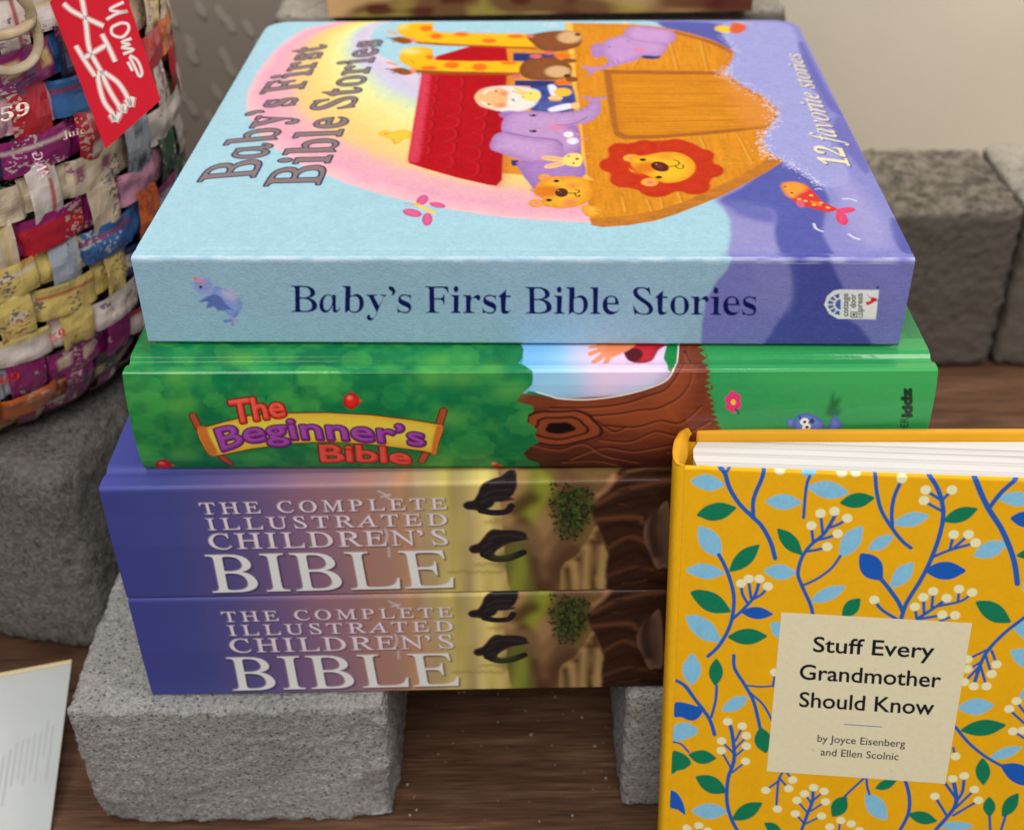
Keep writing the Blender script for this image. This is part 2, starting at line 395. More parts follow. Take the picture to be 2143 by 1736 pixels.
# ------------------------------------------------------------------ concrete blocks
def concrete_mat(name, base, dark, sc_=420, sc2=22, bd=.0009, side=None, pitd=.5):
    m = mat(name, rough=.9, spec=.25); nt = m.node_tree; N = nt.nodes; L = nt.links; b = N['Principled BSDF']
    tc = N.new('ShaderNodeTexCoord')
    n = N.new('ShaderNodeTexNoise'); n.inputs['Scale'].default_value = sc_; n.inputs['Detail'].default_value = 7; n.inputs['Roughness'].default_value = .78
    n3 = N.new('ShaderNodeTexNoise'); n3.inputs['Scale'].default_value = sc2; n3.inputs['Detail'].default_value = 5
    vo = N.new('ShaderNodeTexVoronoi'); vo.inputs['Scale'].default_value = sc_ * 1.5
    for q in (n, n3, vo): L.new(tc.outputs['Object'], q.inputs['Vector'])
    cr = N.new('ShaderNodeValToRGB'); e = cr.color_ramp.elements
    e[0].position = .40; e[0].color = (*dark, 1); e[1].position = .60; e[1].color = (*base, 1)
    L.new(n.outputs[0], cr.inputs[0])
    mr = N.new('ShaderNodeMapRange'); mr.inputs[1].default_value = .3; mr.inputs[2].default_value = .7; mr.inputs[3].default_value = .78; mr.inputs[4].default_value = 1.18
    L.new(n3.outputs[0], mr.inputs[0])
    mx = N.new('ShaderNodeVectorMath'); mx.operation = 'SCALE'; L.new(cr.outputs[0], mx.inputs[0]); L.new(mr.outputs[0], mx.inputs['Scale'])
    L.new(mx.outputs[0], b.inputs['Base Color'])
    pit = N.new('ShaderNodeTexVoronoi'); pit.inputs['Scale'].default_value = sc_ * .6; pit.inputs['Randomness'].default_value = 1; L.new(tc.outputs['Object'], pit.inputs['Vector'])
    pr_ = N.new('ShaderNodeMapRange'); pr_.inputs[1].default_value = .10; pr_.inputs[2].default_value = .30; pr_.inputs[3].default_value = pitd; pr_.inputs[4].default_value = 1; L.new(pit.outputs['Distance'], pr_.inputs[0])
    pm = N.new('ShaderNodeVectorMath'); pm.operation = 'SCALE'; L.new(mx.outputs[0], pm.inputs[0]); L.new(pr_.outputs[0], pm.inputs['Scale']); L.new(pm.outputs[0], b.inputs['Base Color'])
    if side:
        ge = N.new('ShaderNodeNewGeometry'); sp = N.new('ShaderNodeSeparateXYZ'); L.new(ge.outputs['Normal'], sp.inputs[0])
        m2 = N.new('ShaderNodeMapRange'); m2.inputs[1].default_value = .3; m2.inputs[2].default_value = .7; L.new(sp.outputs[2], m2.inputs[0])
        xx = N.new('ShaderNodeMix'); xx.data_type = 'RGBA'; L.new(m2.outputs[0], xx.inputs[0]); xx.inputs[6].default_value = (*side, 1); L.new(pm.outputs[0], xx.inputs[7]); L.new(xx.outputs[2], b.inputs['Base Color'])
    ad = N.new('ShaderNodeMath'); ad.operation = 'MULTIPLY_ADD'; L.new(vo.outputs['Distance'], ad.inputs[0]); ad.inputs[1].default_value = .5; L.new(n.outputs[0], ad.inputs[2])
    bu = N.new('ShaderNodeBump'); bu.inputs['Strength'].default_value = .9; bu.inputs['Distance'].default_value = bd
    L.new(ad.outputs[0], bu.inputs['Height']); L.new(bu.outputs[0], b.inputs['Normal'])
    return m
M_CONC = concrete_mat('grey_concrete', (.62, .61, .60), (.32, .313, .305), 620, 16, .0018, pitd=.3)
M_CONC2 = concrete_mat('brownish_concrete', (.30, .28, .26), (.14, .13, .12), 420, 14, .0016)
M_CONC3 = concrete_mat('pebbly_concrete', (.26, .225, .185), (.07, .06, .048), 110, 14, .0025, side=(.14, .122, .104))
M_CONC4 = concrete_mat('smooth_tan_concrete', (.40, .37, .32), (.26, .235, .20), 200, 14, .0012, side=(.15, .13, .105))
def block(name, size, loc, rz, m, label, res=.003, amp=.0022, chips=(), r=.006, seed=0, group=None):
    """concrete block: a rounded box surface with real roughness; origin at the front-left bottom corner"""
    sx, sy, sz = size; bm = bmesh.new(); pts = {}; faces = []
    n = [max(2, int(round(s / res))) for s in size]
    V = []; F = []
    def vid(i, j, k):
        if (i, j, k) not in pts: pts[(i, j, k)] = len(V); V.append((i / n[0] * sx, j / n[1] * sy, k / n[2] * sz))
        return pts[(i, j, k)]
    for i in range(n[0]):
        for j in range(n[1]):
            F.append((vid(i, j, n[2]), vid(i + 1, j, n[2]), vid(i + 1, j + 1, n[2]), vid(i, j + 1, n[2])))
            F.append((vid(i, j, 0), vid(i, j + 1, 0), vid(i + 1, j + 1, 0), vid(i + 1, j, 0)))
    for i in range(n[0]):
        for k in range(n[2]):
            F.append((vid(i, 0, k), vid(i + 1, 0, k), vid(i + 1, 0, k + 1), vid(i, 0, k + 1)))
            F.append((vid(i, n[1], k), vid(i, n[1], k + 1), vid(i + 1, n[1], k + 1), vid(i + 1, n[1], k)))
    for j in range(n[1]):
        for k in range(n[2]):
            F.append((vid(0, j, k), vid(0, j, k + 1), vid(0, j + 1, k + 1), vid(0, j + 1, k)))
            F.append((vid(n[0], j, k), vid(n[0], j + 1, k), vid(n[0], j + 1, k + 1), vid(n[0], j, k + 1)))
    V = np.array(V); S = np.array(size)
    core = np.clip(V, r, S - r); d = V - core; L_ = np.linalg.norm(d, axis=1, keepdims=True)
    nrm = d / np.maximum(L_, 1e-9); out = core + nrm * r
    for q in range(len(V)):
        p = out[q] * 1.0; a = Vector((p[0] + seed, p[1], p[2]))
        f = mnoise.fractal(a * 45, 1, 2, 3) * .3 + mnoise.fractal(a * 330, .6, 2, 4) * .5
        edg = float((np.abs(d[q]) > 1e-9).sum() >= 2); f -= edg * max(0, mnoise.noise(a * 140) + .1) * 1.6
        for (cx, cy, cz, cr_, depth) in chips:
            dd = math.dist(p, (cx, cy, cz))
            if dd < cr_: f -= depth / amp * (1 - (dd / cr_) ** 2)
        out[q] = out[q] + nrm[q] * (f - .3) * amp
    out[:, 2] = np.maximum(out[:, 2], 0); 
    me = np_mesh(name, out, F, smooth_=True)
    o = link(name, me, m); o.location = loc; o.rotation_euler = (0, 0, rz)
    tag(o, label, 'concrete block', group)
    return o
block('concrete_block', (.128, .24, .0719), (-.0525, -.0365, 0), 0, M_CONC,
      'grey concrete block under the left end of the book stack', .0016, .0016,
      chips=[(.128, 0, .012, .022, .004), (.0, 0, .0, .018, .003), (.128, 0, .045, .01, .0012), (.128, 0, .072, .01, .002)], r=.0026, seed=1)
block('concrete_block', (.125, .24, .0719), (.1705, -.032, 0), 0, M_CONC,
      'grey concrete block partly hidden behind the yellow book', .0022, .0016, r=.004, seed=5)
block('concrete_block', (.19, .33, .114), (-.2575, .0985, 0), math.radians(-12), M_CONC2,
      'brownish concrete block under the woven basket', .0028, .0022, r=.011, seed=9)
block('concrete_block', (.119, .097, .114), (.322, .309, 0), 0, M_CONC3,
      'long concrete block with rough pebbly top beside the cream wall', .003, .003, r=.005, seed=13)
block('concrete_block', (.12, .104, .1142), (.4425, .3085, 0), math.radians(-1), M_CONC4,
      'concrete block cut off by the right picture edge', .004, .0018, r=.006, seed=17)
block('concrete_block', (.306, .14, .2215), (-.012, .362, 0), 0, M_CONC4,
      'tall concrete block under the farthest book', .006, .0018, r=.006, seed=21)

# fine grit that fell off the blocks
V = []; Fq = []; rr = random.Random(11)
def crumb(x, y, r):
    b = len(V); 
    for t in range(5):
        a = t * 2 * math.pi / 5; V.append((x + r * math.cos(a) * rr.uniform(.7, 1.2), y + r * math.sin(a) * rr.uniform(.7, 1.2), .0001))
    for t in range(5):
        a = t * 2 * math.pi / 5 + .3; V.append((x + .55 * r * math.cos(a), y + .55 * r * math.sin(a), r * rr.uniform(.7, 1.1)))
    for t in range(5): Fq.append((b + t, b + (t + 1) % 5, b + 5 + (t + 1) % 5, b + 5 + t))
    Fq.append((b + 5, b + 6, b + 7, b + 8)); Fq.append((b + 5, b + 8, b + 9, b + 9 - 4))
for _ in range(95):
    crumb(rr.uniform(.075, .17), rr.uniform(-.075, .09), rr.choice([.0002, .0003, .0003, .0004, .0006]))
for _ in range(30): crumb(rr.uniform(-.05, .18), rr.uniform(-.06, -.036), rr.choice([.0002, .0003, .0004]))
Fq = [f if len(set(f)) == 4 else (f[0], f[1], f[2], f[2]) for f in Fq]
me = bpy.data.meshes.new('concrete_grit'); me.from_pydata(V, [], [tuple(dict.fromkeys(f)) for f in Fq]); me.update()
tag(link('concrete_grit', me, mat('pale_grit', (.42, .39, .37), .9)), 'pale grit and dust scattered on the dark wooden shelf', 'grit', kind='stuff')

# ------------------------------------------------------------------ books lying in the stack: a printed wrap swept along the width
def arc(cx, cy, r, a0, a1, n):
    return [(cx + r * math.cos(math.radians(a0 + (a1 - a0) * i / n)), cy + r * math.sin(math.radians(a0 + (a1 - a0) * i / n))) for i in range(n + 1)]
class Lying:
    """frame: u along the spine, y into the book, z up, origin front-left TOP corner"""
    def __init__(s, name, label, W, D, H, org, yaw, profile, res, E, base, group=None):
        s.W, s.D, s.H = W, D, H; s.org = np.array(org, float); s.yaw = yaw
        s.e = np.array([math.cos(yaw), math.sin(yaw), 0]); s.n = np.array([-math.sin(yaw), math.cos(yaw), 0])
        M = Matrix.Translation(Vector(org) - Vector((0, 0, H))) @ Matrix.Rotation(yaw, 4, 'Z')
        s.root = thing(name, label, 'book', M, group)
        P = np.array(profile); L = np.r_[0, np.cumsum(np.hypot(*np.diff(P, axis=0).T))]
        s.P, s.L = P, L; s.S = L[-1]
        s.cv = Canvas(W, s.S, res, base, None, E)
        s.ytop_s = lambda y: np.interp(-y, -P[:, 0][:s.itop], L[:s.itop])
        s.itop = int(np.argmin(P[:, 0] - 1e6 * (P[:, 1] > -.002)) ) + 1
    def top(s, p, crop):
        q = onplane(p, crop, s.org, (0, 0, 1)) - s.org
        return np.stack([q @ s.e, s.D - (q @ s.n)], -1)
    def front(s, p, crop):
        q = onplane(p, crop, s.org, s.n) - s.org
        return np.stack([q @ s.e, s.S - (s.H + q[:, 2])], -1)
    def build(s, m, s_fold, corner=0, edge_mat=None, board=.0022, pages=M_PAGES, inset=.003, names=('front_cover', 'spine')):
        cv = s.cv; sv = np.arange(cv.h) * cv.res; sv[-1] = s.S
        y = np.interp(sv, s.L, s.P[:, 0]); z = np.interp(sv, s.L, s.P[:, 1]); u = np.arange(cv.w) * cv.res; u[-1] = s.W
        U, Y = np.meshgrid(u, y); _, Z = np.meshgrid(u, z)
        f = int(round(s_fold / cv.res))
        Wd = s.W
        if corner:                      # rounded back corners of the cover board: columns end where the outline ends
            ins = np.where(y > s.D - corner, corner - np.sqrt(np.maximum(corner ** 2 - (y - (s.D - corner)) ** 2, 0)), 0)
            U = ins[:, None] + U * ((Wd - 2 * ins) / Wd)[:, None]
        for nm, r0, r1 in ((names[0], 0, f), (names[1], f, cv.h - 1)):
            h = r1 - r0 + 1
            V = np.stack([U[r0:r1 + 1], Y[r0:r1 + 1], Z[r0:r1 + 1] + s.H], -1).reshape(-1, 3)
            i = np.arange(h - 1)[:, None] * cv.w + np.arange(cv.w - 1)[None]; i = i.ravel()
            Fq = np.stack([i, i + cv.w, i + cv.w + 1, i + 1], -1)
            C = s.sample(U[r0:r1 + 1], r0, r1)
            me = np_mesh(nm, V, Fq, C.reshape(-1, 3), smooth_=True)
            # turn the rim down so that the board has thickness
            bmx = bmesh.new(); tw = []
            ids = [k for k in range(h)] 
            ring = list(range(cv.w - 1, -1, -1)) if r0 == 0 else []
            left = [k * cv.w for k in range(h)]; right = [k * cv.w + cv.w - 1 for k in range(h)]
            path = (left[::-1] if r0 == 0 else left[::-1]);
            # inward offset copy of the rim
            Vn = V.copy(); N2 = []
            ty = np.gradient(Y[r0:r1 + 1, 0]); tz = np.gradient(Z[r0:r1 + 1, 0]); tl = np.hypot(ty, tz) + 1e-12
            ny, nz = -tz / tl, ty / tl        # points inward (into the book) for a path running front-wards and down
            ins3 = lambda idx: np.array([0, ny[idx // cv.w], nz[idx // cv.w]]) * board
            extraV = []; extraF = []; base = 0
            chain = left[::-1] + (list(range(1, cv.w - 1)) if r0 == 0 else []) + right if r0 == 0 else None
            chains = [chain] if r0 == 0 else [left[::-1], right]
            for ch in chains:
                b0 = len(extraV)
                for q in ch: extraV.append(V[q]); 
                for q in ch: extraV.append(V[q] + ins3(q))
                k = len(ch)
                for a in range(k - 1): extraF.append((b0 + a, b0 + a + 1, b0 + k + a + 1, b0 + k + a))
            bmx.free()
            o = link(nm, me, m, s.root)
            if len(extraF):
                # the turned-in edge belongs to the same part: join by arrays
                nV = np.vstack([V, np.array(extraV)]); nC = np.vstack([C.reshape(-1, 3), np.repeat(C.reshape(-1, 3)[[0]], len(extraV), 0)])
                ce = []
                for ch in chains: ce += [C.reshape(-1, 3)[q] for q in ch] * 2
                nC[len(V):] = np.array(ce)
                nF = np.vstack([Fq, np.array(extraF) + len(V)])
                me2 = np_mesh(nm, nV, nF, nC, smooth_=True); old = o.data; o.data = me2; me2.materials.append(m); bpy.data.meshes.remove(old)
        em = edge_mat
        zb = 0.0
        bm = bmesh.new(); bm_prism(bm, rounded(.0006, .0045, Wd - .0006, s.D - .0006, corner), .0, board); from_bm('back_cover', bm, em, s.root)
        bm = bmesh.new(); bm_box(bm, (inset, .0045, board), (Wd - inset, s.D - inset - (.002 if corner else 0), s.H - board * 1.15)); from_bm('page_block', bm, pages, s.root)
        return s.root
    def sample(s, U, r0, r1):
        cv = s.cv; return cv.a[r0:r1 + 1].copy()
def rounded(x0, y0, x1, y1, r, n=8):
    if not r: return [(x0, y0), (x1, y0), (x1, y1), (x0, y1)]
    return [(x0, y0), (x1, y0)] + arc(x1 - r, y1 - r, r, 0, 90, n) + arc(x0 + r, y1 - r, r, 90, 180, n)

# ================================================================== TOP BOOK (blue board book with the boat picture)
W, D, H = .26, .2472, .0336
r = .0013
prof = [(D, 0), (.05, 0), (.0075, 0), (.006, -.00025), (.0045, 0), (r, 0)] + arc(r, -r, r, 90, 180, 6)[1:] + [(0, -H + .0008), (.0008, -H)]
ET, ES = 1.26, .68
B1 = Lying('blue_board_book', 'light blue children\'s board book with a boat and animals, topmost of the stack', W, D, H, (0, 0, FLOOR), math.radians(-2.07),
           prof, .0003, ET, (172, 216, 234))
cv = B1.cv
def paint_top(cv, bk):
    cv.mp = bk.top; P = cv.poly; Ln = cv.line
    mm = .001 / cv.res
    Yc, Xc = np.mgrid[0:cv.h, 0:cv.w].astype(np.float32)
    # rainbow between an outer and an inner arc
    outer = [(1000, 20), (930, 60), (850, 85), (740, 160), (650, 260), (590, 370), (580, 440), (600, 520), (660, 600), (760, 680), (870, 740), (960, 775), (1100, 830), (1310, 890), (1560, 940), (1800, 975), (2143, 998), (2400, 1000)]
    inner = [(1300, 20), (1230, 50), (1180, 90), (1172, 140), (1210, 200), (1290, 245), (1400, 300), (1600, 370), (1900, 480), (2300, 560)]
    qo = smooth(cv.pts(outer, 'C'), False); qi = smooth(cv.pts(inner, 'C'), False)
    def dist(q, X, Y):
        d = np.full(X.shape, 1e9, np.float32)
        for a, b in zip(q[:-1], q[1:]):
            e = b - a; t = np.clip(((X - a[0]) * e[0] + (Y - a[1]) * e[1]) / (e @ e + 1e-9), 0, 1)
            d = np.minimum(d, (X - a[0] - t * e[0]) ** 2 + (Y - a[1] - t * e[1]) ** 2)
        return np.sqrt(d)
    st = 3
    do = dist(qo[::2], Xc[::st, ::st], Yc[::st, ::st]); di = dist(qi[::2], Xc[::st, ::st], Yc[::st, ::st])
    up = lambda a: np.kron(a, np.ones((st, st), np.float32))[:cv.h, :cv.w]
    def blur(a):
        for ax in (0, 1): a = (np.roll(a, 1, ax) + 2 * a + np.roll(a, -1, ax)) / 4
        return a
    t = blur(blur(up(do / (do + di + 1e-6)))) + (vnoise(cv.h, cv.w, 6 * mm, 8) - .5) * .04
    keys = [0, .10, .22, .30, .40, .52, .64, .72, .80, .88, 1]
    cols = [(250, 198, 206), (240, 174, 198), (244, 184, 190), (250, 206, 142), (250, 216, 134), (250, 230, 148), (238, 240, 168), (218, 234, 196), (210, 212, 238), (214, 204, 234), (230, 212, 232)]
    cc = np.stack([np.interp(t, keys, [cv.c(c)[k] for c in cols]) for k in range(3)], -1)
    f = cv.field(np.stack([np.vstack([qo, cv.pts([(2400, 0)], 'C')]), np.roll(np.vstack([qo, cv.pts([(2400, 0)], 'C')]), -1, 0)], 1), 6)
    g = cv.field(np.stack([np.vstack([qi, cv.pts([(2400, 0)], 'C')]), np.roll(np.vstack([qi, cv.pts([(2400, 0)], 'C')]), -1, 0)], 1), 6)
    mk = np.zeros((cv.h, cv.w))
    for fi, sg in ((f, 1), (g, -1)):
        x0, y0, d2, ins = fi; al = np.clip(.5 - np.where(ins, -np.sqrt(d2), np.sqrt(d2)) / 4, 0, 1)
        if sg > 0: mk[y0:y0 + al.shape[0], x0:x0 + al.shape[1]] = al
        else: mk[y0:y0 + al.shape[0], x0:x0 + al.shape[1]] *= (1 - al)
    cv.a += (cc - cv.a) * mk[..., None]
    P([(700, 90), (760, 60), (800, 60), (660, 300), (640, 400)], (250, 190, 200), 'C', feather=6, alpha=.0)
    # sea
    P([(560, 30), (640, 62), (700, 100), (900, 400), (900, 900), (950, 1080), (990, 1112), (1030, 1180), (1037, 1260), (1028, 1330), (1010, 1420), (1200, 1440), (2500, 1440), (1900, 600), (1600, 20)], (146, 146, 214), 'B', sm=False, feather=1.2, tex=.05)
    P([(950, 1082), (990, 1112), (1030, 1180), (1037, 1260), (1028, 1330), (1010, 1420), (1280, 1420), (1290, 1250), (1260, 1130), (1100, 1080)], (160, 156, 214), 'B', feather=2.0, alpha=.7)
    dk = (92, 98, 180)
    P([(640, 58), (690, 105), (840, 150), (1000, 205), (1040, 220), (1010, 170), (975, 120), (985, 80), (900, 58)], dk, 'B', feather=1., tex=.08)
    P([(975, 1075), (1100, 1000), (1200, 920), (1310, 850), (1340, 880), (1400, 900), (1500, 960), (1570, 1020), (1595, 1080), (1570, 1170), (1560, 1260), (1590, 1330), (1630, 1420), (1370, 1420), (1300, 1330), (1284, 1250), (1292, 1170), (1250, 1120), (1100, 1120)], dk, 'B', feather=1.2, tex=.08)
    P([(1000, 1080), (1120, 1085), (1270, 1120), (1290, 1200), (1180, 1190), (1060, 1150)], (112, 116, 192), 'B', feather=3)
    P([(990, 130), (1020, 180), (1055, 232), (1060, 260), (1030, 310), (1000, 342), (1050, 380), (1120, 430), (1220, 490), (1290, 540), (1312, 570), (1290, 620), (1240, 680), (1220, 740), (1240, 790), (1310, 830), (1400, 890), (1500, 950), (1580, 1000), (1690, 980), (1700, 900), (1620, 780), (1560, 640), (1500, 450), (1440, 260), (1400, 120), (1330, 60), (1050, 55), (985, 90)], (166, 168, 228), 'B', feather=.8, tex=.05)
    P([(1420, 190), (1450, 180), (1500, 280), (1620, 500), (1680, 590), (1600, 560), (1540, 470), (1490, 370)], (112, 112, 190), 'B', feather=1.6)
    P([(1620, 620), (1680, 600), (1760, 760), (1830, 880), (1800, 920), (1720, 830), (1640, 740)], (118, 118, 196), 'B', feather=1.4)
    P([(1945, 1180), (2000, 1210), (2110, 1390), (2020, 1370), (1960, 1290)], (100, 104, 184), 'B', feather=1.)
    P([(1640, 1000), (1720, 960), (1900, 1180), (1930, 1320), (1800, 1330), (1700, 1200)], (176, 172, 228), 'B', feather=5, alpha=.7)
    # hull
    hull = [(90, 62), (300, 65), (500, 70), (640, 85), (800, 120), (930, 160), (1040, 215), (1052, 250), (1000, 345), (1100, 420), (1220, 480), (1305, 565), (1290, 620), (1240, 680), (1218, 740), (1240, 790), (1330, 850), (1250, 905), (1150, 960), (1000, 1040), (850, 1102), (700, 1160), (600, 1190), (450, 1216), (300, 1226), (240, 1216), (228, 1180), (190, 900), (150, 650), (120, 420), (90, 200)]
    P(hull, (224, 146, 34), 'B', sm=False, feather=.4, tex=.10, grain=(9, .9, .10), rim=((214, 120, 28), 9, .5))
    for q in ([(690, 170), (735, 330)], [(865, 160), (905, 335)], [(905, 340), (1040, 350)], [(865, 715), (925, 855)], [(1080, 700), (1165, 865)], [(925, 858), (1180, 862)], [(190, 806), (330, 812)], [(730, 1010), (775, 1125)], [(500, 720), (470, 700)], [(420, 1060), (440, 1140)], [(560, 1070), (590, 1140)], [(480, 315), (520, 250)], [(640, 1060), (655, 1150)]):
        Ln(q, .7, (205, 118, 28), 'B', feather=.5); q2 = [(x - 9, y) for x, y in q]; Ln(q2, .6, (252, 196, 84), 'B', feather=.5, alpha=.6)
    P([(228, 1180), (300, 1172), (420, 1165), (600, 1135), (760, 1085), (900, 1020), (1050, 950), (1180, 880), (1260, 820), (1335, 850), (1250, 905), (1150, 960), (1000, 1040), (850, 1102), (700, 1160), (600, 1190), (450, 1216), (300, 1226), (240, 1216)], (198, 124, 44), 'B', sm=False, feather=.5, tex=.14, grain=(1.5, 8, .1))
    Ln([(720, 118), (830, 145), (950, 185), (1045, 232)], 2.6, (168, 96, 52), 'B', feather=.8)
    P([(90, 62), (130, 62), (150, 420), (165, 520), (180, 640), (200, 820), (212, 930), (250, 960), (180, 960), (150, 650), (110, 380)], (250, 196, 84), 'B', sm=False, feather=.7, tex=.1)
    # door
    P([(305, 330), (960, 338), (1005, 348), (1110, 430), (1220, 490), (1298, 555), (1296, 600), (1250, 660), (1000, 690), (800, 708), (600, 722), (420, 726), (372, 705), (350, 640)], (176, 104, 40), 'B', sm=False, feather=.5, tex=.12)
    P([(348, 352), (940, 358), (1000, 365), (1110, 440), (1220, 500), (1290, 560), (1270, 610), (1230, 650), (1000, 672), (800, 690), (600, 702), (440, 704), (395, 680), (380, 600)], (220, 142, 30), 'B', sm=False, feather=.4, tex=.08, grain=(.8, 14, .16), rim=((206, 120, 30), 4, .5))
    for y0, y1, x1 in ((392, 396, 1040), (466, 462, 1150), (545, 534, 1230), (628, 612, 1260)):
        Ln([(355, y0), (700, (y0 + y1) / 2 + 2), (x1, y1)], .8, (196, 110, 26), 'B', feather=.4)
    P([(1000, 360), (1110, 440), (1220, 500), (1290, 560), (1270, 610), (1230, 650), (1100, 640), (1040, 500)], (232, 150, 70), 'B', feather=5, alpha=.6)
    # foam
    rr = np.random.default_rng(5)
    foam = np.array([(985, 130), (1055, 235), (1030, 310), (1000, 342), (1050, 380), (1220, 490), (1300, 555), (1290, 620), (1240, 680), (1220, 740), (1240, 790), (1310, 830), (1400, 890), (1500, 950), (1560, 1000)], float)
    fs = smooth(foam, False, 30)
    pick = fs[rr.integers(0, len(fs), 620)] + rr.normal(0, 1, (620, 2)) * np.array([22, 12])
    big = fs[rr.integers(70, 330, 260)] + np.abs(rr.normal(0, 1, (260, 2))) * np.array([-34, 10])
    for c in np.vstack([pick, big]): cv.dots([c], rr.choice([.15, .25, .4]), (236, 232, 248), 'B', alpha=.75)
    # house wall and windows
    P([(780, 200), (1180, 200), (1210, 440), (1250, 680), (1270, 1000), (880, 995), (775, 985)], (226, 148, 46), 'A', sm=False, feather=.5, tex=.12, grain=(.8, 8, .1))
    nav = (44, 54, 124)
    P([(846, 250), (1100, 256), (1122, 300), (846, 300)], nav, 'A', sm=False); P([(858, 418), (1110, 420), (1120, 452), (854, 450)], nav, 'A', sm=False)
    P([(950, 448), (1208, 450), (1216, 602), (960, 602)], nav, 'A', sm=False); P([(832, 906), (880, 906), (882, 940), (838, 940)], nav, 'A', sm=False)
    # roof
    P([(288, 372), (380, 268), (600, 204), (802, 205), (815, 300), (802, 450), (790, 700), (782, 900), (778, 1025), (745, 1062), (690, 1056), (500, 1012), (300, 955), (210, 925), (202, 900), (235, 690), (270, 480)], (186, 12, 28), 'A', sm=False, feather=.4, tex=.12)
    P([(288, 380), (340, 380), (300, 700), (270, 900), (215, 915), (205, 895), (238, 690), (272, 480)], (222, 66, 92), 'A', feather=1.4, tex=.1, alpha=.9)
    P([(700, 380), (802, 380), (790, 700), (780, 1010), (740, 1050), (700, 900)], (170, 10, 26), 'A', feather=5, alpha=.6)
    for xs, ys in (((395, 388, 375, 368, 360, 350, 342), (378, 432, 505, 578, 655, 735, 812, 880)), ((548, 545, 535, 524, 508, 498, 486), (392, 478, 556, 636, 712, 790, 878, 965)), ((700, 696, 682, 672, 655, 645), (470, 560, 650, 738, 826, 915, 1010))):
        for k, x in enumerate(xs):
            a, b = ys[k], ys[k + 1]
            cvp = [(x - 60, a), (x - 12, a + (b - a) * .1), (x, a + (b - a) * .45), (x - 14, a + (b - a) * .8), (x - 62, b)]
            Ln(cvp, .75, (132, 4, 18), 'A', feather=.5); Ln([(q - 10, w_) for q, w_ in cvp], .9, (228, 44, 56), 'A', feather=.8, alpha=.5)
    # giraffes
    yel = (250, 192, 30); orn = (238, 120, 28)
    P([(140, 88), (200, 68), (330, 66), (352, 85), (362, 112), (420, 124), (700, 130), (970, 140), (965, 212), (600, 202), (400, 192), (260, 186), (200, 160), (150, 130)], yel, 'A', feather=.4, rim=((240, 160, 24), 3, .5), tex=.06)
    for c in ((375, 148, 38, 18), (530, 135, 45, 14), (700, 175, 45, 14), (862, 148, 50, 12), (312, 100, 38, 18)): P(ell(*c), orn, 'A', feather=1.)
    P(ell(170, 92, 30, 16), (252, 222, 110), 'A', feather=2)
    P([(250, 180), (500, 196), (980, 216), (1000, 228), (700, 214), (400, 204), (250, 192)], (170, 90, 34), 'A', sm=False, feather=.6)
    P([(160, 250), (240, 214), (340, 222), (358, 258), (372, 292), (600, 300), (905, 306), (892, 368), (600, 366), (370, 362), (262, 356), (190, 322), (150, 292)], yel, 'A', feather=.4, rim=((240, 160, 24), 3, .5), tex=.06)
    P(ell(220, 240, 60, 18), (252, 224, 120), 'A', feather=3)
    for c in ((470, 325, 46, 20), (642, 336, 46, 22), (336, 276, 28, 13), (330, 342, 50, 13), (820, 312, 50, 10)): P(ell(*c), orn, 'A', feather=1.)
    P([(240, 352), (500, 366), (860, 372), (890, 384), (600, 380), (300, 374), (230, 366)], (160, 84, 34), 'A', sm=False, feather=.6)
    for dx in range(0, 620, 22): Ln([(260 + dx, 362 + dx * .01), (268 + dx, 384 + dx * .01)], .5, (150, 78, 30), 'A')
    for dy, dx in ((0, 0), (190, -2)):
        P([(90 + dx, 165 + dy), (150, 150 + dy), (215, 165 + dy), (230, 185 + dy), (170, 195 + dy), (110, 172 + dy)], (150, 84, 36), 'A', feather=.6)
        Ln([(80, 118 + dy), (130, 132 + dy)], 2.2, (244, 160, 110), 'A'); Ln([(225, 160 + dy), (240, 182 + dy)], 2.2, (242, 140, 130), 'A')
        Ln([(72, 158 + dy), (130, 158 + dy)], .8, (120, 70, 34), 'A'); Ln([(112, 182 + dy), (160, 170 + dy)], .8, (120, 70, 34), 'A')
        cv.dots([(72, 158 + dy), (112, 182 + dy)], .7, (120, 76, 50), 'A')
    Ln([(215, 292), (232, 302), (238, 310)], .4, (110, 60, 20), 'A'); Ln([(205, 135), (225, 140)], .4, (110, 60, 20), 'A'); Ln([(175, 96), (190, 102)], .4, (110, 60, 20), 'A')
    # bears
    br = (142, 82, 46)
    P(ell(1150, 268, 55, 16), orn, 'A', feather=1); P(ell(1150, 430, 50, 16), orn, 'A', feather=1)
    P([(930, 150), (1000, 128), (1130, 114), (1240, 124), (1268, 160), (1252, 202), (1200, 226), (1100, 242), (1020, 232), (970, 195)], br, 'A', feather=.4, rim=((106, 56, 30), 4, .6), tex=.12)
    P(ell(1190, 155, 74, 36), (222, 176, 128), 'A', feather=1.5, tex=.08); P(ell(1240, 137, 17, 8), (60, 30, 24), 'A')
    cv.dots([(1027, 148), (1105, 222)], .55, (30, 20, 20), 'A')
    P(ell(948, 146, 26, 13), (214, 120, 116), 'A', feather=1); P(ell(1066, 250, 32, 13), (214, 110, 110), 'A', feather=1)
    P([(884, 345), (920, 298), (1000, 280), (1080, 275), (1150, 300), (1202, 332), (1200, 382), (1150, 406), (1060, 416), (960, 412), (900, 388)], br, 'A', feather=.4, rim=((106, 56, 30), 4, .6), tex=.12)
    P(ell(1120, 365, 78, 36), (222, 178, 130), 'A', feather=1.5, tex=.08); P(ell(1178, 390, 22, 11), (70, 36, 26), 'A'); P(ell(1205, 411, 38, 17), br, 'A'); P(ell(1190, 297, 46, 14), br, 'A')
    cv.dots([(1018, 297), (930, 382)], .55, (30, 20, 20), 'A')
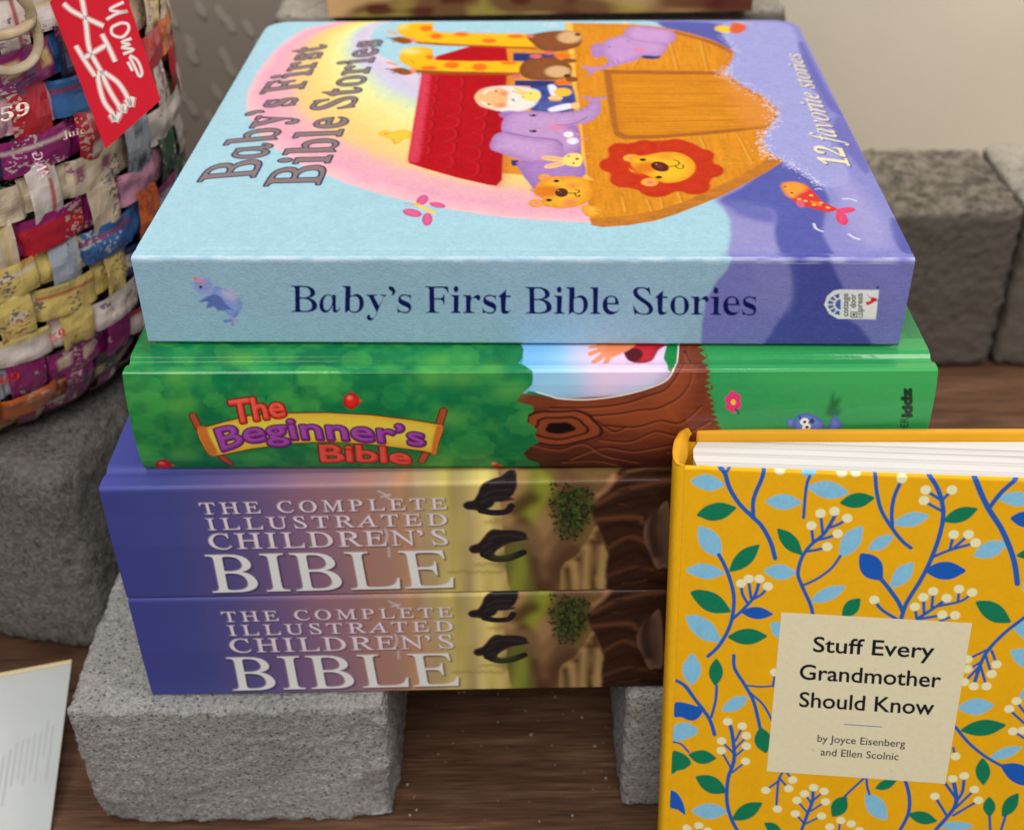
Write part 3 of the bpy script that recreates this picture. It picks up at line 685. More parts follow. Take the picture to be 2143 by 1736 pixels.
    P(ell(985, 270, 38, 13), (226, 110, 120), 'A', feather=1); P(ell(865, 393, 30, 12), (226, 110, 120), 'A', feather=1)
    # old man holding a rabbit
    P([(960, 602), (985, 540), (1040, 490), (960, 462), (1100, 450), (1205, 460), (1212, 602)], (62, 78, 156), 'A', feather=.6, tex=.15)
    for k in range(6): Ln([(1000, 550 + k * 10), (1080, 545 + k * 10), (1150, 550 + k * 9)], .5, (120, 136, 200), 'A', alpha=.8)
    P([(612, 520), (640, 480), (700, 458), (800, 450), (900, 455), (1000, 478), (1010, 520), (975, 575), (900, 606), (800, 612), (700, 592), (640, 570)], (240, 234, 228), 'A', feather=.5, rim=((206, 196, 204), 4, .6), tex=.06)
    P([(612, 520), (650, 478), (720, 462), (790, 470), (812, 500), (808, 555), (770, 585), (690, 588), (640, 562)], (244, 190, 132), 'A', feather=.7)
    P(ell(790, 497, 24, 14), (240, 140, 100), 'A', feather=2); P(ell(775, 570, 28, 14), (240, 140, 100), 'A', feather=2)
    Ln([(665, 500), (690, 480), (735, 475)], 1.2, (245, 240, 236), 'A'); Ln([(655, 548), (690, 572), (720, 580)], 1.2, (245, 240, 236), 'A')
    cv.dots([(740, 482), (697, 565)], .75, (30, 20, 20), 'A'); Ln([(835, 530), (850, 545), (848, 530)], .5, (120, 80, 60), 'A')
    P([(1060, 448), (1100, 446), (1128, 500), (1084, 512), (1065, 480)], (236, 238, 250), 'A', feather=.5); P([(1065, 588), (1180, 558), (1215, 575), (1200, 590), (1085, 610)], (236, 238, 250), 'A', feather=.5)
    P(ell(1150, 490, 55, 26), (246, 196, 60), 'A', feather=.7); P(ell(955, 512, 60, 32), (252, 226, 120), 'A', feather=.6)
    Ln([(865, 468), (915, 490)], 2.4, (250, 210, 130), 'A'); Ln([(850, 485), (905, 502)], 1.8, (248, 196, 130), 'A')
    cv.dots([(955, 497), (908, 520)], .5, (30, 20, 20), 'A'); P(ell(1105, 526, 44, 16), (248, 204, 140), 'A'); P(ell(1225, 573, 28, 20), (248, 204, 140), 'A')
    for k in range(4): Ln([(1080 + k * 18, 535), (1075 + k * 20, 545)], .6, (226, 160, 100), 'A')
    # big elephant
    li = (196, 156, 210); ld = (164, 122, 190)
    P([(1000, 880), (872, 915), (885, 965), (930, 1030), (985, 1080), (1100, 1050), (1285, 1000), (1262, 860), (1250, 720), (1180, 700)], (172, 130, 198), 'A', feather=.5, tex=.1, rim=((146, 104, 176), 6, .6))
    P(ell(830, 628, 70, 24), ld, 'A', feather=.6)
    P([(775, 690), (800, 640), (860, 612), (960, 606), (1100, 612), (1180, 612), (1270, 592), (1312, 560), (1306, 538), (1266, 518), (1300, 516), (1342, 524), (1408, 518), (1412, 528), (1376, 546), (1386, 582), (1368, 630), (1310, 672), (1230, 692), (1180, 702), (1240, 740), (1255, 820), (1180, 870), (1050, 860), (900, 790), (790, 745)], li, 'A', feather=.4, tex=.08, rim=(ld, 6, .7))
    P([(704, 812), (735, 750), (820, 732), (950, 760), (1100, 776), (1148, 815), (1150, 880), (1090, 912), (960, 918), (850, 892), (765, 862), (715, 842)], (200, 160, 212), 'A', feather=.4, tex=.08, rim=((160, 116, 186), 8, .75))
    Ln([(800, 738), (950, 765), (1100, 780), (1148, 815)], .7, (146, 104, 172), 'A', feather=.6)
    P(ell(966, 632, 22, 7), (24, 18, 26), 'A'); P(ell(968, 728, 23, 8), (24, 18, 26), 'A'); cv.dots([(960, 726), (958, 630)], .25, (240, 240, 240), 'A')
    P(ell(1110, 702, 36, 18), (232, 140, 170), 'A', feather=2.5); Ln([(1110, 690), (1180, 690), (1240, 672), (1300, 640)], .6, (150, 108, 170), 'A')
    for q in ([(1128, 608), (1148, 624)], [(1200, 600), (1215, 616)], [(1250, 588), (1268, 602)], [(1280, 572), (1300, 582)]): Ln(q, .5, (150, 108, 170), 'A')
    P(ell(1210, 788, 38, 22), (246, 240, 246), 'A', rim=((210, 190, 220), 2, .6)); P(ell(1185, 748, 30, 18), (248, 244, 248), 'A'); cv.dots([(1190, 728), (1240, 745)], .7, (240, 150, 170), 'A'); Ln([(1250, 790), (1280, 776), (1300, 784)], .6, (226, 130, 150), 'A'); cv.dots([(1180, 745)], .3, (30, 20, 30), 'A')
    # yellow rabbit
    P([(1020, 885), (1060, 878), (1160, 892), (1158, 912), (1080, 912), (1028, 900)], (250, 208, 130), 'A', rim=((240, 150, 130), 2, .3)); P([(1035, 945), (1060, 930), (1160, 912), (1170, 930), (1100, 952), (1050, 956)], (250, 208, 130), 'A')
    Ln([(1040, 892), (1140, 900)], 1., (246, 160, 140), 'A'); Ln([(1055, 944), (1140, 928)], 1., (246, 160, 140), 'A')
    P([(1150, 895), (1190, 865), (1250, 866), (1272, 900), (1250, 942), (1190, 940), (1155, 920)], (252, 226, 122), 'A', feather=.4); cv.dots([(1187, 882), (1215, 925)], .55, (20, 20, 20), 'A'); P(ell(1237, 898, 12, 7), (170, 90, 60), 'A')
    # cub
    cy = (246, 182, 52)
    for e1 in ((1038, 1012, 40, 22), (990, 1170, 46, 26)): P(ell(*e1), cy, 'A', rim=((226, 130, 34), 2, .6))
    for e1 in ((1042, 1012, 20, 10), (990, 1170, 22, 12)): P(ell(*e1), (244, 140, 150), 'A', feather=.8)
    P([(982, 1075), (1008, 1038), (1060, 1010), (1150, 1004), (1250, 1008), (1312, 1040), (1332, 1098), (1312, 1150), (1250, 1186), (1150, 1200), (1090, 1196), (1030, 1180), (1020, 1140), (980, 1110)], cy, 'A', feather=.4, tex=.1, rim=((226, 134, 36), 6, .7))
    P([(985, 1072), (1100, 1064), (1130, 1085), (1120, 1120), (1000, 1126)], (226, 128, 36), 'A', feather=2.2); P(ell(1212, 1060, 32, 17), (242, 140, 70), 'A', feather=2); P(ell(1195, 1166, 40, 20), (242, 140, 80), 'A', feather=2)
    P(ell(1142, 1104, 40, 27), (84, 42, 30), 'A', hl=((120, 66, 50), 3, .5)); P(ell(1110, 1033, 17, 8), (20, 16, 20), 'A'); P(ell(1065, 1150, 18, 8), (20, 16, 20), 'A'); cv.dots([(1122, 1092)], .35, (230, 190, 170), 'A')
    Ln([(1182, 1107), (1222, 1107), (1248, 1102), (1246, 1090), (1228, 1086)], .55, (80, 40, 24), 'A'); Ln([(1222, 1107), (1232, 1124), (1248, 1128), (1252, 1118)], .55, (80, 40, 24), 'A')
    for q in ([(958, 1078), (980, 1072)], [(950, 1090), (976, 1084)], [(962, 1098), (980, 1094)]): Ln(q, .35, (60, 30, 16), 'A')
    P([(1265, 1190), (1310, 1180), (1380, 1195), (1392, 1215), (1375, 1238), (1320, 1250), (1285, 1240)], (248, 188, 62), 'A', rim=((222, 134, 40), 3, .7)); Ln([(1350, 1200), (1378, 1206)], .5, (206, 120, 40), 'A'); Ln([(1345, 1215), (1376, 1222)], .5, (206, 120, 40), 'A')
    # lion
    mane = (206, 56, 26); md = (196, 44, 20)
    P([(1440, 860), (1560, 800), (1900, 790), (2050, 880), (2080, 980), (1990, 1080), (1700, 1100), (1520, 1060), (1430, 970)], mane, 'A', feather=.6, tex=.1)
    for e1 in ((1500, 845, 75, 45), (1435, 935, 62, 42), (1530, 1022, 92, 52), (1725, 1082, 108, 50), (1650, 828, 78, 46), (1840, 822, 92, 46), (1990, 880, 88, 44), (2060, 970, 76, 42), (1958, 1066, 96, 50)):
        P(ell(*e1, n=18), mane, 'A', feather=.5, tex=.12, rim=(md, 5, .55))
    for e1 in ((1572, 893, 54, 24), (1682, 1040, 54, 26)): P(ell(*e1), (248, 186, 56), 'A', rim=((226, 134, 34), 2, .6))
    for e1 in ((1572, 895, 22, 10), (1682, 1042, 22, 12)): P(ell(*e1), (240, 120, 140), 'A', feather=.8)
    P([(1572, 880), (1640, 878), (1780, 855), (1880, 866), (1950, 912), (1958, 970), (1905, 1022), (1790, 1046), (1710, 1020), (1650, 990), (1600, 962), (1566, 930)], (252, 194, 44), 'A', feather=.4, tex=.1, rim=((232, 140, 30), 6, .7))
    P([(1590, 935), (1700, 915), (1725, 950), (1700, 975), (1600, 985)], (228, 128, 30), 'A', feather=2.2); P(ell(1745, 945, 56, 29, 12), (88, 30, 22), 'A', hl=((130, 60, 50), 3, .6))
    P(ell(1780, 885, 40, 14), (240, 150, 44), 'A', feather=3); P(ell(1640, 903, 20, 8), (20, 16, 20), 'A'); P(ell(1738, 1010, 20, 8), (20, 16, 20), 'A'); cv.dots([(1722, 930)], .35, (240, 190, 180), 'A')
    Ln([(1800, 944), (1836, 940), (1862, 928), (1852, 910), (1828, 905)], .55, (80, 36, 20), 'A'); Ln([(1836, 940), (1862, 958), (1886, 952), (1886, 936)], .55, (80, 36, 20), 'A')
    for q in ([(1556, 960), (1580, 972)], [(1566, 972), (1590, 980)]): Ln(q, .35, (250, 200, 60), 'A')
    # small elephant
    P(ell(1690, 272, 60, 16), nav, 'A', feather=.6)
    P(ell(1362, 235, 40, 46), (182, 138, 202), 'A', feather=.5, rim=(ld, 3, .6))
    P([(1385, 230), (1400, 185), (1450, 160), (1520, 140), (1600, 140), (1780, 190), (1782, 230), (1740, 268), (1650, 266), (1600, 292), (1540, 312), (1470, 330), (1402, 346), (1352, 358), (1332, 378), (1304, 384), (1312, 358), (1270, 340), (1275, 330), (1340, 336), (1400, 326), (1432, 300), (1400, 265)], (202, 158, 216), 'A', feather=.4, tex=.07, rim=(ld, 5, .7))
    P([(1526, 130), (1545, 100), (1600, 86), (1700, 94), (1800, 110), (1842, 140), (1832, 176), (1780, 196), (1680, 190), (1590, 176), (1540, 155)], (206, 160, 216), 'A', feather=.4, tex=.06, rim=((166, 120, 190), 5, .7))
    cv.dots([(1435, 215), (1548, 178)], .6, (40, 40, 60), 'A'); P(ell(1620, 232, 36, 16), (230, 140, 180), 'A', feather=2)
    for q in ([(1450, 300), (1462, 318)], [(1420, 312), (1430, 330)], [(1480, 290), (1492, 308)]): Ln(q, .5, (150, 108, 170), 'A')
    # frog, butterfly, bird, fish
    P([(20, 742), (70, 722), (100, 735), (160, 722), (218, 728), (216, 768), (170, 780), (150, 800), (120, 806), (104, 782), (60, 765)], (250, 206, 70), 'A', rim=((230, 160, 40), 2, .6))
    Ln([(58, 742), (72, 748), (80, 742)], .4, (140, 90, 20), 'A'); Ln([(105, 780), (125, 808)], .6, (230, 170, 50), 'A')
    pk = (226, 104, 158)
    for e1 in ((290, 1150, 40, 28, -30), (382, 1180, 50, 17, 10), (228, 1228, 60, 24, 10), (320, 1268, 32, 40, 10)): P(ell(*e1), pk, 'A', rim=((200, 66, 130), 2, .6))
    Ln([(262, 1182), (300, 1198), (360, 1228)], 2., (244, 214, 110), 'A'); cv.dots([(255, 1178)], 1.4, (240, 200, 90), 'A'); Ln([(240, 1175), (180, 1172)], .25, (150, 120, 60), 'A'); Ln([(240, 1182), (185, 1186)], .25, (150, 120, 60), 'A')
    cv.dots([(1040, 78), (1075, 88), (1110, 82), (1090, 70)], 1.1, (244, 236, 244), 'A', feather=.8, alpha=.8)
    P([(1325, 992), (1342, 973), (1400, 970), (1460, 986), (1512, 1030), (1560, 1082), (1640, 1122), (1600, 1142), (1540, 1132), (1460, 1110), (1400, 1082), (1350, 1042)], (222, 62, 62), 'B', tex=.1)
    P([(1325, 992), (1342, 973), (1400, 970), (1450, 985), (1470, 1010), (1420, 1040), (1390, 1060), (1350, 1042)], (244, 164, 66), 'B', feather=1.5)
    P(ell(1690, 1132, 56, 17, -5), (234, 74, 118), 'B'); P(ell(1668, 1178, 30, 44, -40), (230, 70, 116), 'B', hl=((240, 130, 160), 3, .5)); P(ell(1432, 1094, 26, 20, 30), (236, 96, 130), 'B'); P(ell(1520, 1092, 36, 9, 20), (240, 130, 60), 'B')
    cv.dots([(1492, 1046), (1508, 1100), (1548, 1088), (1588, 1116), (1460, 1078), (1425, 1068)], .75, (246, 212, 84), 'B'); cv.dots([(1345, 996), (1382, 1032)], .5, (20, 20, 30), 'B')
    for q in ([(1675, 1066), (1715, 1066), (1748, 1078)], [(1508, 1208), (1520, 1235), (1556, 1252)], [(1708, 1268), (1735, 1286), (1768, 1298)]): Ln(q, 1.0, (232, 230, 248), 'B', alpha=.85)
    P(ell(1000, 98, 60, 20, 5), (248, 208, 60), 'B', feather=.8); P(ell(1075, 92, 50, 30, -15), (226, 100, 60), 'B', feather=1.); Ln([(1100, 58), (1165, 70)], 1.2, (240, 190, 120), 'B')
    # lettering
    tb = (142, 126, 126); to = (26, 28, 84)
    for txt, bot, top in (("Baby’s First", [(612, 787), (958, 152)], [(352, 806), (800, 176)]), ("Bible Stories", [(922, 822), (1222, 130)], [(668, 826), (1077, 146)])):
        b0 = np.array(bot, float); t0 = np.array(top, float)
        cv.text(txt, 'bookw', bot, top, to, 'C', grow=1.0, feather=.12)
        cv.text(txt, 'bookw', bot, top, tb, 'C', grow=.3, feather=.12)
    for off, col, gr in (((6, 4), (78, 82, 160), .25), ((0, 0), (250, 238, 196), .08)):
        cv.text('12 favorite stories', 'italic', [(1718 + off[0], 886 + off[1]), (1424 + off[0], 236 + off[1])], [(1542 + off[0], 862 + off[1]), (1344 + off[0], 238 + off[1])], col, 'B', grow=gr)
    # ---- spine print
    cv.mp = bk.front; E0 = cv.E; cv.E = ES
    r0 = int((bk.D - .001) / cv.res); cv.a[r0:] = cv.c((132, 164, 184))
    P = cv.poly
    P([(868, 60), (866, 100), (842, 150), (790, 210), (742, 300), (722, 420), (718, 530), (1800, 560), (1850, 60)], (106, 106, 168), 'E', feather=.8, sm=False, tex=.06)
    P([(1100, 60), (1132, 110), (1152, 200), (1148, 290), (1100, 380), (1062, 440), (1044, 540), (1510, 540), (1482, 430), (1425, 380), (1402, 250), (1370, 180), (1340, 110), (1320, 60)], (66, 70, 140), 'E', feather=1., tex=.08)
    P([(1110, 60), (1132, 110), (1152, 200), (1148, 290), (1110, 360), (1000, 330), (960, 200), (1000, 80)], (116, 116, 174), 'E', feather=3, alpha=.6)
    cv.text('Baby’s First Bible Stories', 'book', [(608, 651), (1582, 657.5)], [(608, 596), (1582, 601.5)], (14, 20, 80), 'D', feather=.1, grow=.02)
    # bird
    P([(470, 225), (520, 235), (570, 270), (600, 300), (592, 340), (560, 365), (530, 350), (500, 300), (462, 262)], (122, 140, 194), 'F', feather=.5, rim=((96, 120, 180), 2, .6)); P(ell(540, 262, 40, 20, 30), (164, 160, 196), 'F', feather=1.5)
    P([(455, 262), (405, 290), (410, 298), (440, 295), (436, 322), (470, 318), (490, 335), (540, 330), (560, 335), (520, 300), (500, 270)], (84, 100, 164), 'F', feather=.4)
    P(ell(420, 222, 50, 38, 15), (124, 136, 190), 'F', feather=.5, rim=((150, 160, 206), 2, .4)); P(ell(410, 198, 20, 9), (196, 130, 150), 'F', feather=.8); P([(372, 178), (392, 182), (385, 202)], (226, 110, 40), 'F', sm=False); cv.dots([(408, 226)], .55, (20, 24, 50), 'F')
    cv.line([(575, 345), (555, 375), (520, 385)], 1.1, (104, 120, 178), 'F'); cv.line([(555, 375), (556, 402)], 1.1, (130, 130, 180), 'F'); cv.line([(562, 372), (580, 388)], 1.1, (150, 140, 184), 'F')
    # publisher's emblem
    P([(1568, 246), (1552, 386), (1372, 384), (1330, 360), (1306, 316), (1320, 276), (1350, 250), (1380, 244)], (226, 220, 222), 'E', sm=False, feather=.15)
    th = np.linspace(math.radians(100), math.radians(262), 14)
    P([(1390 + 66 * math.cos(t_), 315 - 52 * math.sin(t_)) for t_ in th], (66, 88, 150), 'E', sm=False)
    for t_ in (128, 154, 181, 208, 234): cv.line([(1388, 315), (1390 + 70 * math.cos(math.radians(t_)), 315 - 56 * math.sin(math.radians(t_)))], .5, (226, 220, 222), 'E')
    P([(1390 + 30 * math.cos(t_), 315 - 26 * math.sin(t_)) for t_ in th], (66, 88, 150), 'E', sm=False)
    cv.line([(1390 + 36 * math.cos(t_), 315 - 30 * math.sin(t_)) for t_ in th], .5, (226, 220, 222), 'E')
    dkk = (30, 30, 40)
    for txt, x, y0, y1 in (('cottage', 1426, 372, 264), ('door', 1462, 330, 266), ('press', 1494, 346, 264)):
        cv.text(txt, 'sans', [(x - 6, y0), (x - 6, y1)], [(x - 33, y0), (x - 33, y1)], dkk, 'E', grow=.07, feather=.1)
    for q in ([(1434, 352), (1488, 352), (1488, 376), (1434, 376), (1434, 352)],): cv.line(q, .3, dkk, 'E', sm=False, feather=.1)
    cv.dots([(1448, 364)], .5, dkk, 'E'); cv.line([(1468, 362), (1480, 362)], .4, dkk, 'E'); cv.line([(1460, 354), (1460, 375)], .25, dkk, 'E')
    P([(1510, 268), (1528, 282), (1545, 282), (1558, 292), (1530, 312), (1512, 318), (1504, 304), (1522, 300), (1528, 290)], (196, 34, 40), 'E', feather=.15)
    cv.line([(1545, 294), (1564, 292)], .2, dkk, 'E'); cv.line([(1543, 299), (1563, 299)], .2, dkk, 'E'); cv.dots([(1562, 234)], .45, (50, 50, 90), 'E')
    cv.E = E0
paint_top(cv, B1); cv.pencil(.10, .42); cv.pencil(.04, 3.5, 77)
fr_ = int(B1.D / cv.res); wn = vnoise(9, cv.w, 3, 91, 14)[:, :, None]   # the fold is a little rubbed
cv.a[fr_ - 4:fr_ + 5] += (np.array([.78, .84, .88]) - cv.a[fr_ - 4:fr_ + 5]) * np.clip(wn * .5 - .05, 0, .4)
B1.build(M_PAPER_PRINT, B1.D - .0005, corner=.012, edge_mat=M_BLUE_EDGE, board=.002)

# ================================================================== GREEN BOOK
W, D, TG = .2747, .246, .0410
gz = FLOOR - .0336 - .0006
bul = .0022
prof = [(D, 0), (.06, 0), (.0125, 0), (.0108, -.0004), (.0092, -.0016), (.0076, -.0017), (.006, -.0006), (.004, 0), (.0012, 0), (.0003, -.0005), (0, -.0016)]
for k in range(1, 12):
    t = k / 12; prof.append((-bul * math.sin(math.pi * t) ** .7, -.0016 - (TG - .003) * t))
prof += [(.0001, -TG + .0012), (.0008, -TG)]
B2 = Lying('green_picture_book', 'glossy green hardcover with the curled scroll title, second from the top of the stack', W, D, TG, (-.0050, -.01835, gz), math.radians(-1.11),
           prof, .00024, .66, (8, 102, 58))
def paint_green(cv, bk):
    P = cv.poly; Ln = cv.line; mm = .001 / cv.res
    r0 = int((bk.S - TG - .012) / cv.res)
    n = vnoise(cv.h, cv.w, 9 * mm, 21) * .5 + vnoise(cv.h, cv.w, 4 * mm, 22) * .3 + vnoise(cv.h, cv.w, 1.8 * mm, 23) * .2
    k = np.clip((n - .5) * 5 + .15, 0, 1)[..., None]; cv.a += (cv.c((62, 138, 58)) - cv.a) * k * .45
    k = np.clip((.46 - n) * 6, 0, 1)[..., None]; cv.a += (cv.c((8, 92, 52)) - cv.a) * k * .7
    cv.mp = lambda p, crop: bk.front(p, crop)
    # everything is traced on the spine plane; the strip above the fold goes through the cover plane
    def both(f, pts_front, pts_top): pass
    def mp2(p, crop):
        a = bk.front(p, crop); sf = bk.S - TG
        b = bk.top(p, crop)
        m = a[:, 1] < sf
        bb = b.copy(); bb[:, 1] = sf - (bk.D - b[:, 1]) * 1.03
        a[m] = bb[m]; return a
    cv.mp = mp2
    rr = np.random.default_rng(3)
    # scalloped tree clumps
    for _ in range(120):
        x = rr.uniform(60, 1900); y = rr.uniform(520, 1060); c = [(16, 116, 60), (8, 88, 52), (44, 132, 60)][rr.integers(3)]
        P([(x + rr.uniform(26, 44) * math.cos(t) , y + rr.uniform(16, 30) * math.sin(t)) for t in np.linspace(0, 2 * math.pi, 9, endpoint=False)], c, 'F', feather=1.6, alpha=.45)
    for _ in range(90):
        x = rr.uniform(60, 1950); y = rr.uniform(500, 1070); r_ = rr.uniform(34, 80); ph = rr.uniform(0, 6)
        c = [(30, 126, 62), (6, 84, 50), (64, 146, 62), (14, 106, 58)][rr.integers(4)]
        P([(x + r_ * 1.25 * (1 + .13 * abs(math.sin(4.5 * t + ph))) * math.cos(t), y + r_ * .75 * (1 + .16 * abs(math.sin(4.5 * t + ph))) * math.sin(t)) for t in np.linspace(0, 2 * math.pi, 37)[:-1]], c, 'F', sm=False, feather=.3, alpha=.32, rim=((60, 146, 70), 1.6, .35))
    fol = cv.a.copy()
    # sky and pasture
    sky = [(1885, 480), (1905, 545), (1890, 580), (1945, 620), (1945, 670), (1890, 720), (1950, 730), (2030, 745), (2143, 755)]
    q = [((450 + x * 1850 / 2143 - 2200) / .84, (950 + y * 1850 / 2143 - 950) / .84) for x, y in sky]
    skyE = [(-330, 495)] + q[1:6] + [(-100, 715), (0, 738), (50, 750), (180, 754), (340, 735), (480, 700), (560, 665), (592, 620), (606, 570), (612, 490)]
    P([(-420, 480), (1900, 480), (1900, 960), (-420, 1250)], (46, 138, 72), 'E', sm=False, feather=.3, alpha=0)
    past0 = 0
    past = [(690, 480), (745, 560), (765, 650), (752, 700), (776, 760), (790, 830), (830, 920), (900, 1300), (1900, 1300), (1950, 480)]
    P(skyE, (130, 176, 228), 'E', sm=False, feather=.3)
    P([(150, 480), (620, 480), (606, 570), (592, 620), (560, 665), (480, 700), (340, 735), (200, 752)], (216, 176, 212), 'E', feather=9, alpha=.95)
    P([(-420, 480), (0, 480), (-40, 620), (-200, 700), (-330, 690)], (84, 150, 222), 'E', feather=8, alpha=.6)
    P(past, (42, 132, 72), 'E', sm=False, feather=.5, tex=.06)
    P([(1000, 640), (1850, 600), (1850, 760), (1300, 740)], (58, 146, 76), 'E', feather=7, alpha=.55); P([(800, 820), (1500, 860), (1500, 1000), (850, 1000)], (30, 116, 62), 'E', feather=7, alpha=.6)
    trunk = [(-330, 700), (0, 745), (50, 752), (340, 735), (480, 700), (560, 665), (592, 620), (606, 570), (612, 480), (710, 480), (742, 540), (756, 570), (750, 600), (768, 640), (752, 665), (778, 700), (766, 730), (782, 770), (774, 800), (798, 840), (800, 870), (836, 920), (850, 1130), (-200, 1130), (-330, 1000)]
    P([(592, 620), (606, 570), (612, 480), (545, 480), (555, 520), (542, 560), (560, 580), (562, 630), (585, 640)], (14, 112, 52), 'E', sm=False, feather=.3)
    P(trunk, (98, 43, 25), 'E', sm=False, feather=.4, tex=.12, grain=(1.2, 12, .22))
    P([(-330, 800), (-200, 760), (-100, 900), (-120, 1130), (-330, 1130)], (44, 14, 12), 'E', feather=5, alpha=.9)
    P([(-100, 1000), (850, 1020), (850, 1150), (-100, 1150)], (52, 22, 16), 'E', feather=6, alpha=.8)
    P([(60, 770), (340, 760), (480, 730), (640, 600), (660, 760), (500, 900), (200, 840)], (138, 66, 36), 'E', feather=5, alpha=.7)
    dk = (44, 16, 14)
    for q in ([(0, 790), (150, 790), (330, 775), (470, 735), (560, 700), (640, 600), (660, 500)], [(130, 830), (300, 820), (430, 800), (520, 790), (640, 720), (700, 600)], [(230, 870), (400, 880), (520, 850), (620, 860), (720, 780)], [(240, 940), (380, 950), (500, 900), (620, 920), (760, 850)], [(100, 1040), (250, 980), (400, 1000), (560, 970), (700, 960)], [(-100, 960), (40, 990), (160, 960), (260, 1020), (420, 1060)], [(220, 850), (300, 900), (360, 880)], [(640, 540), (680, 600), (660, 700)], [(560, 1000), (660, 1010), (780, 980)], [(60, 1060), (220, 1050), (400, 1090), (700, 1060)]):
        Ln(q, .6, dk, 'E', feather=.35); Ln([(x, y + 9) for x, y in q], .7, (150, 78, 46), 'E', feather=.6, alpha=.5)
    for rx, ry, c in ((190, 95, dk), (175, 84, (128, 60, 34)), (130, 62, dk), (116, 52, (120, 56, 32)), (70, 30, (14, 6, 6))): P([(45 + rx * (1 + .09 * math.sin(3 * t + 1) + .05 * math.sin(7 * t)) * math.cos(t), 885 + ry * (1 + .1 * math.sin(2 * t + 2) + .06 * math.sin(5 * t)) * math.sin(t)) for t in np.linspace(0, 6.283, 19)[:-1]], c, 'E', feather=.5, tex=.1)
    Ln([(-60, 722), (0, 738), (50, 750), (180, 754), (340, 735), (480, 700), (560, 665), (592, 620), (606, 570), (612, 490)], .5, (226, 226, 236), 'E', feather=.2)
    P([(592, 620), (604, 570), (610, 480), (548, 480), (556, 520), (544, 556), (560, 580), (556, 604), (574, 628)], (14, 112, 52), 'E', sm=False, feather=.3)
    # scalloped edge of the tree
    sc_pts = [(-400, 300), (1885, 300), (1885, 480), (1905, 515), (1900, 545), (1880, 560), (1902, 590), (1945, 618), (1948, 650), (1938, 672), (1900, 700), (1870, 742), (1900, 750), (1948, 760), (1952, 785), (1925, 800), (1922, 835), (1965, 865), (1958, 900), (1976, 930), (1935, 955), (1905, 985), (1925, 1018), (1975, 1040), (1985, 1080), (1985, 1200), (-400, 1200)]
    q_ = cv.pts(sc_pts, 'F'); x0_, y0_, d2_, in_ = cv.field(np.stack([q_, np.roll(q_, -1, 0)], 1), 3)
    dd_ = np.where(in_, -np.sqrt(d2_), np.sqrt(d2_)); al_ = np.clip(.5 - dd_ / 2, 0, 1)[..., None]
    v_ = cv.a[y0_:y0_ + al_.shape[0], x0_:x0_ + al_.shape[1]]; v_ += (fol[y0_:y0_ + al_.shape[0], x0_:x0_ + al_.shape[1]] - v_) * al_
    for c in ((1500, 570), (1480, 640), (1620, 640), (600, 560), (300, 640), (330, 760), (1520, 1040), (330, 990), (1830, 700), (1750, 600), (1560, 820)): P(ell(c[0], c[1], 60, 34), (88, 156, 60), 'F', feather=4.5, alpha=.45)
    # pasture edge teeth
    for k in range(16):
        y = 520 + k * 25; x = np.interp(y, [520, 600, 650, 700, 760, 830, 915], [725, 755, 768, 756, 778, 792, 832]); P([(x + 8, y - 12), (x - 22, y), (x + 8, y + 12)], (40, 128, 64), 'E', sm=False)
    # hand and red sleeve leaning over the fold
    P([(350, 540), (400, 500), (560, 498), (520, 530), (490, 565), (440, 578), (390, 572)], (168, 30, 40), 'E', feather=.4, rim=((110, 10, 22), 3, .7)); P(ell(400, 548, 42, 22), (70, 8, 18), 'E', feather=.6)
    P([(230, 500), (400, 500), (380, 530), (330, 550), (290, 558), (240, 545)], (214, 118, 78), 'E', feather=.4)
    for q in ([(260, 515), (195, 520)], [(250, 530), (192, 548)], [(262, 548), (210, 572)], [(280, 555), (258, 590)]): Ln(q, 1.9, (222, 128, 92), 'E')
    # berries
    for c in ((1108, 740), (236, 1052), (1776, 1056)):
        rrr = 38 if c[0] < 1700 else 16
        P(ell(*c, rrr, rrr * .95), (196, 34, 24), 'F', rim=((120, 8, 10), 2, .8)); P(ell(c[0] - 8, c[1] - 14, 10, 7), (232, 120, 100), 'F', feather=.8); P([(c[0] + rrr - 6, c[1] - 8), (c[0] + rrr + 16, c[1] - 2), (c[0] + rrr - 4, c[1] + 10)], (196, 60, 34), 'F', sm=False)
    # scroll
    for q in ([(378, 806), (405, 862)], [(498, 992), (545, 1040)], [(1534, 784), (1514, 850)], [(1452, 985), (1432, 1030)]):
        Ln(q, 3.0, (70, 22, 14), 'F'); Ln(q, 2.2, (150, 66, 40), 'F')
    ban = [(398, 868), (438, 858), (520, 835), (640, 806), (800, 795), (1000, 793), (1200, 803), (1380, 824), (1528, 848), (1532, 868), (1510, 930), (1500, 988), (1440, 972), (1200, 938), (1000, 926), (820, 934), (650, 960), (470, 1000), (440, 975), (408, 910)]
    P(ban, (60, 30, 14), 'F', sm=False, grow=.45, feather=.3); P(ban, (226, 176, 56), 'F', sm=False, feather=.15, tex=.05, rim=((196, 120, 40), 2.5, .6), hl=((238, 196, 76), 6, .5))
    P([(398, 868), (438, 858), (455, 900), (490, 980), (470, 1000), (440, 975)], (186, 104, 40), 'F', feather=.6); P([(1528, 848), (1532, 868), (1510, 930), (1500, 988), (1478, 980), (1490, 900), (1505, 850)], (186, 104, 40), 'F', feather=.6)
    def logo(txt, b, t, col, dkc, lt, gr):
        cv.text(txt, 'sans', b, t, dkc, 'F', grow=gr + .45, feather=.25); cv.text(txt, 'sans', b, t, col, 'F', grow=gr, feather=.15, rim=(dkc, .5, .5))
        off = [(x - 4, y - 4) for x, y in b]; of2 = [(x - 4, y - 4) for x, y in t]
        cv.text(txt, 'sans', off, of2, lt, 'F', grow=-.12 + gr * .25, feather=.3, alpha=.3)
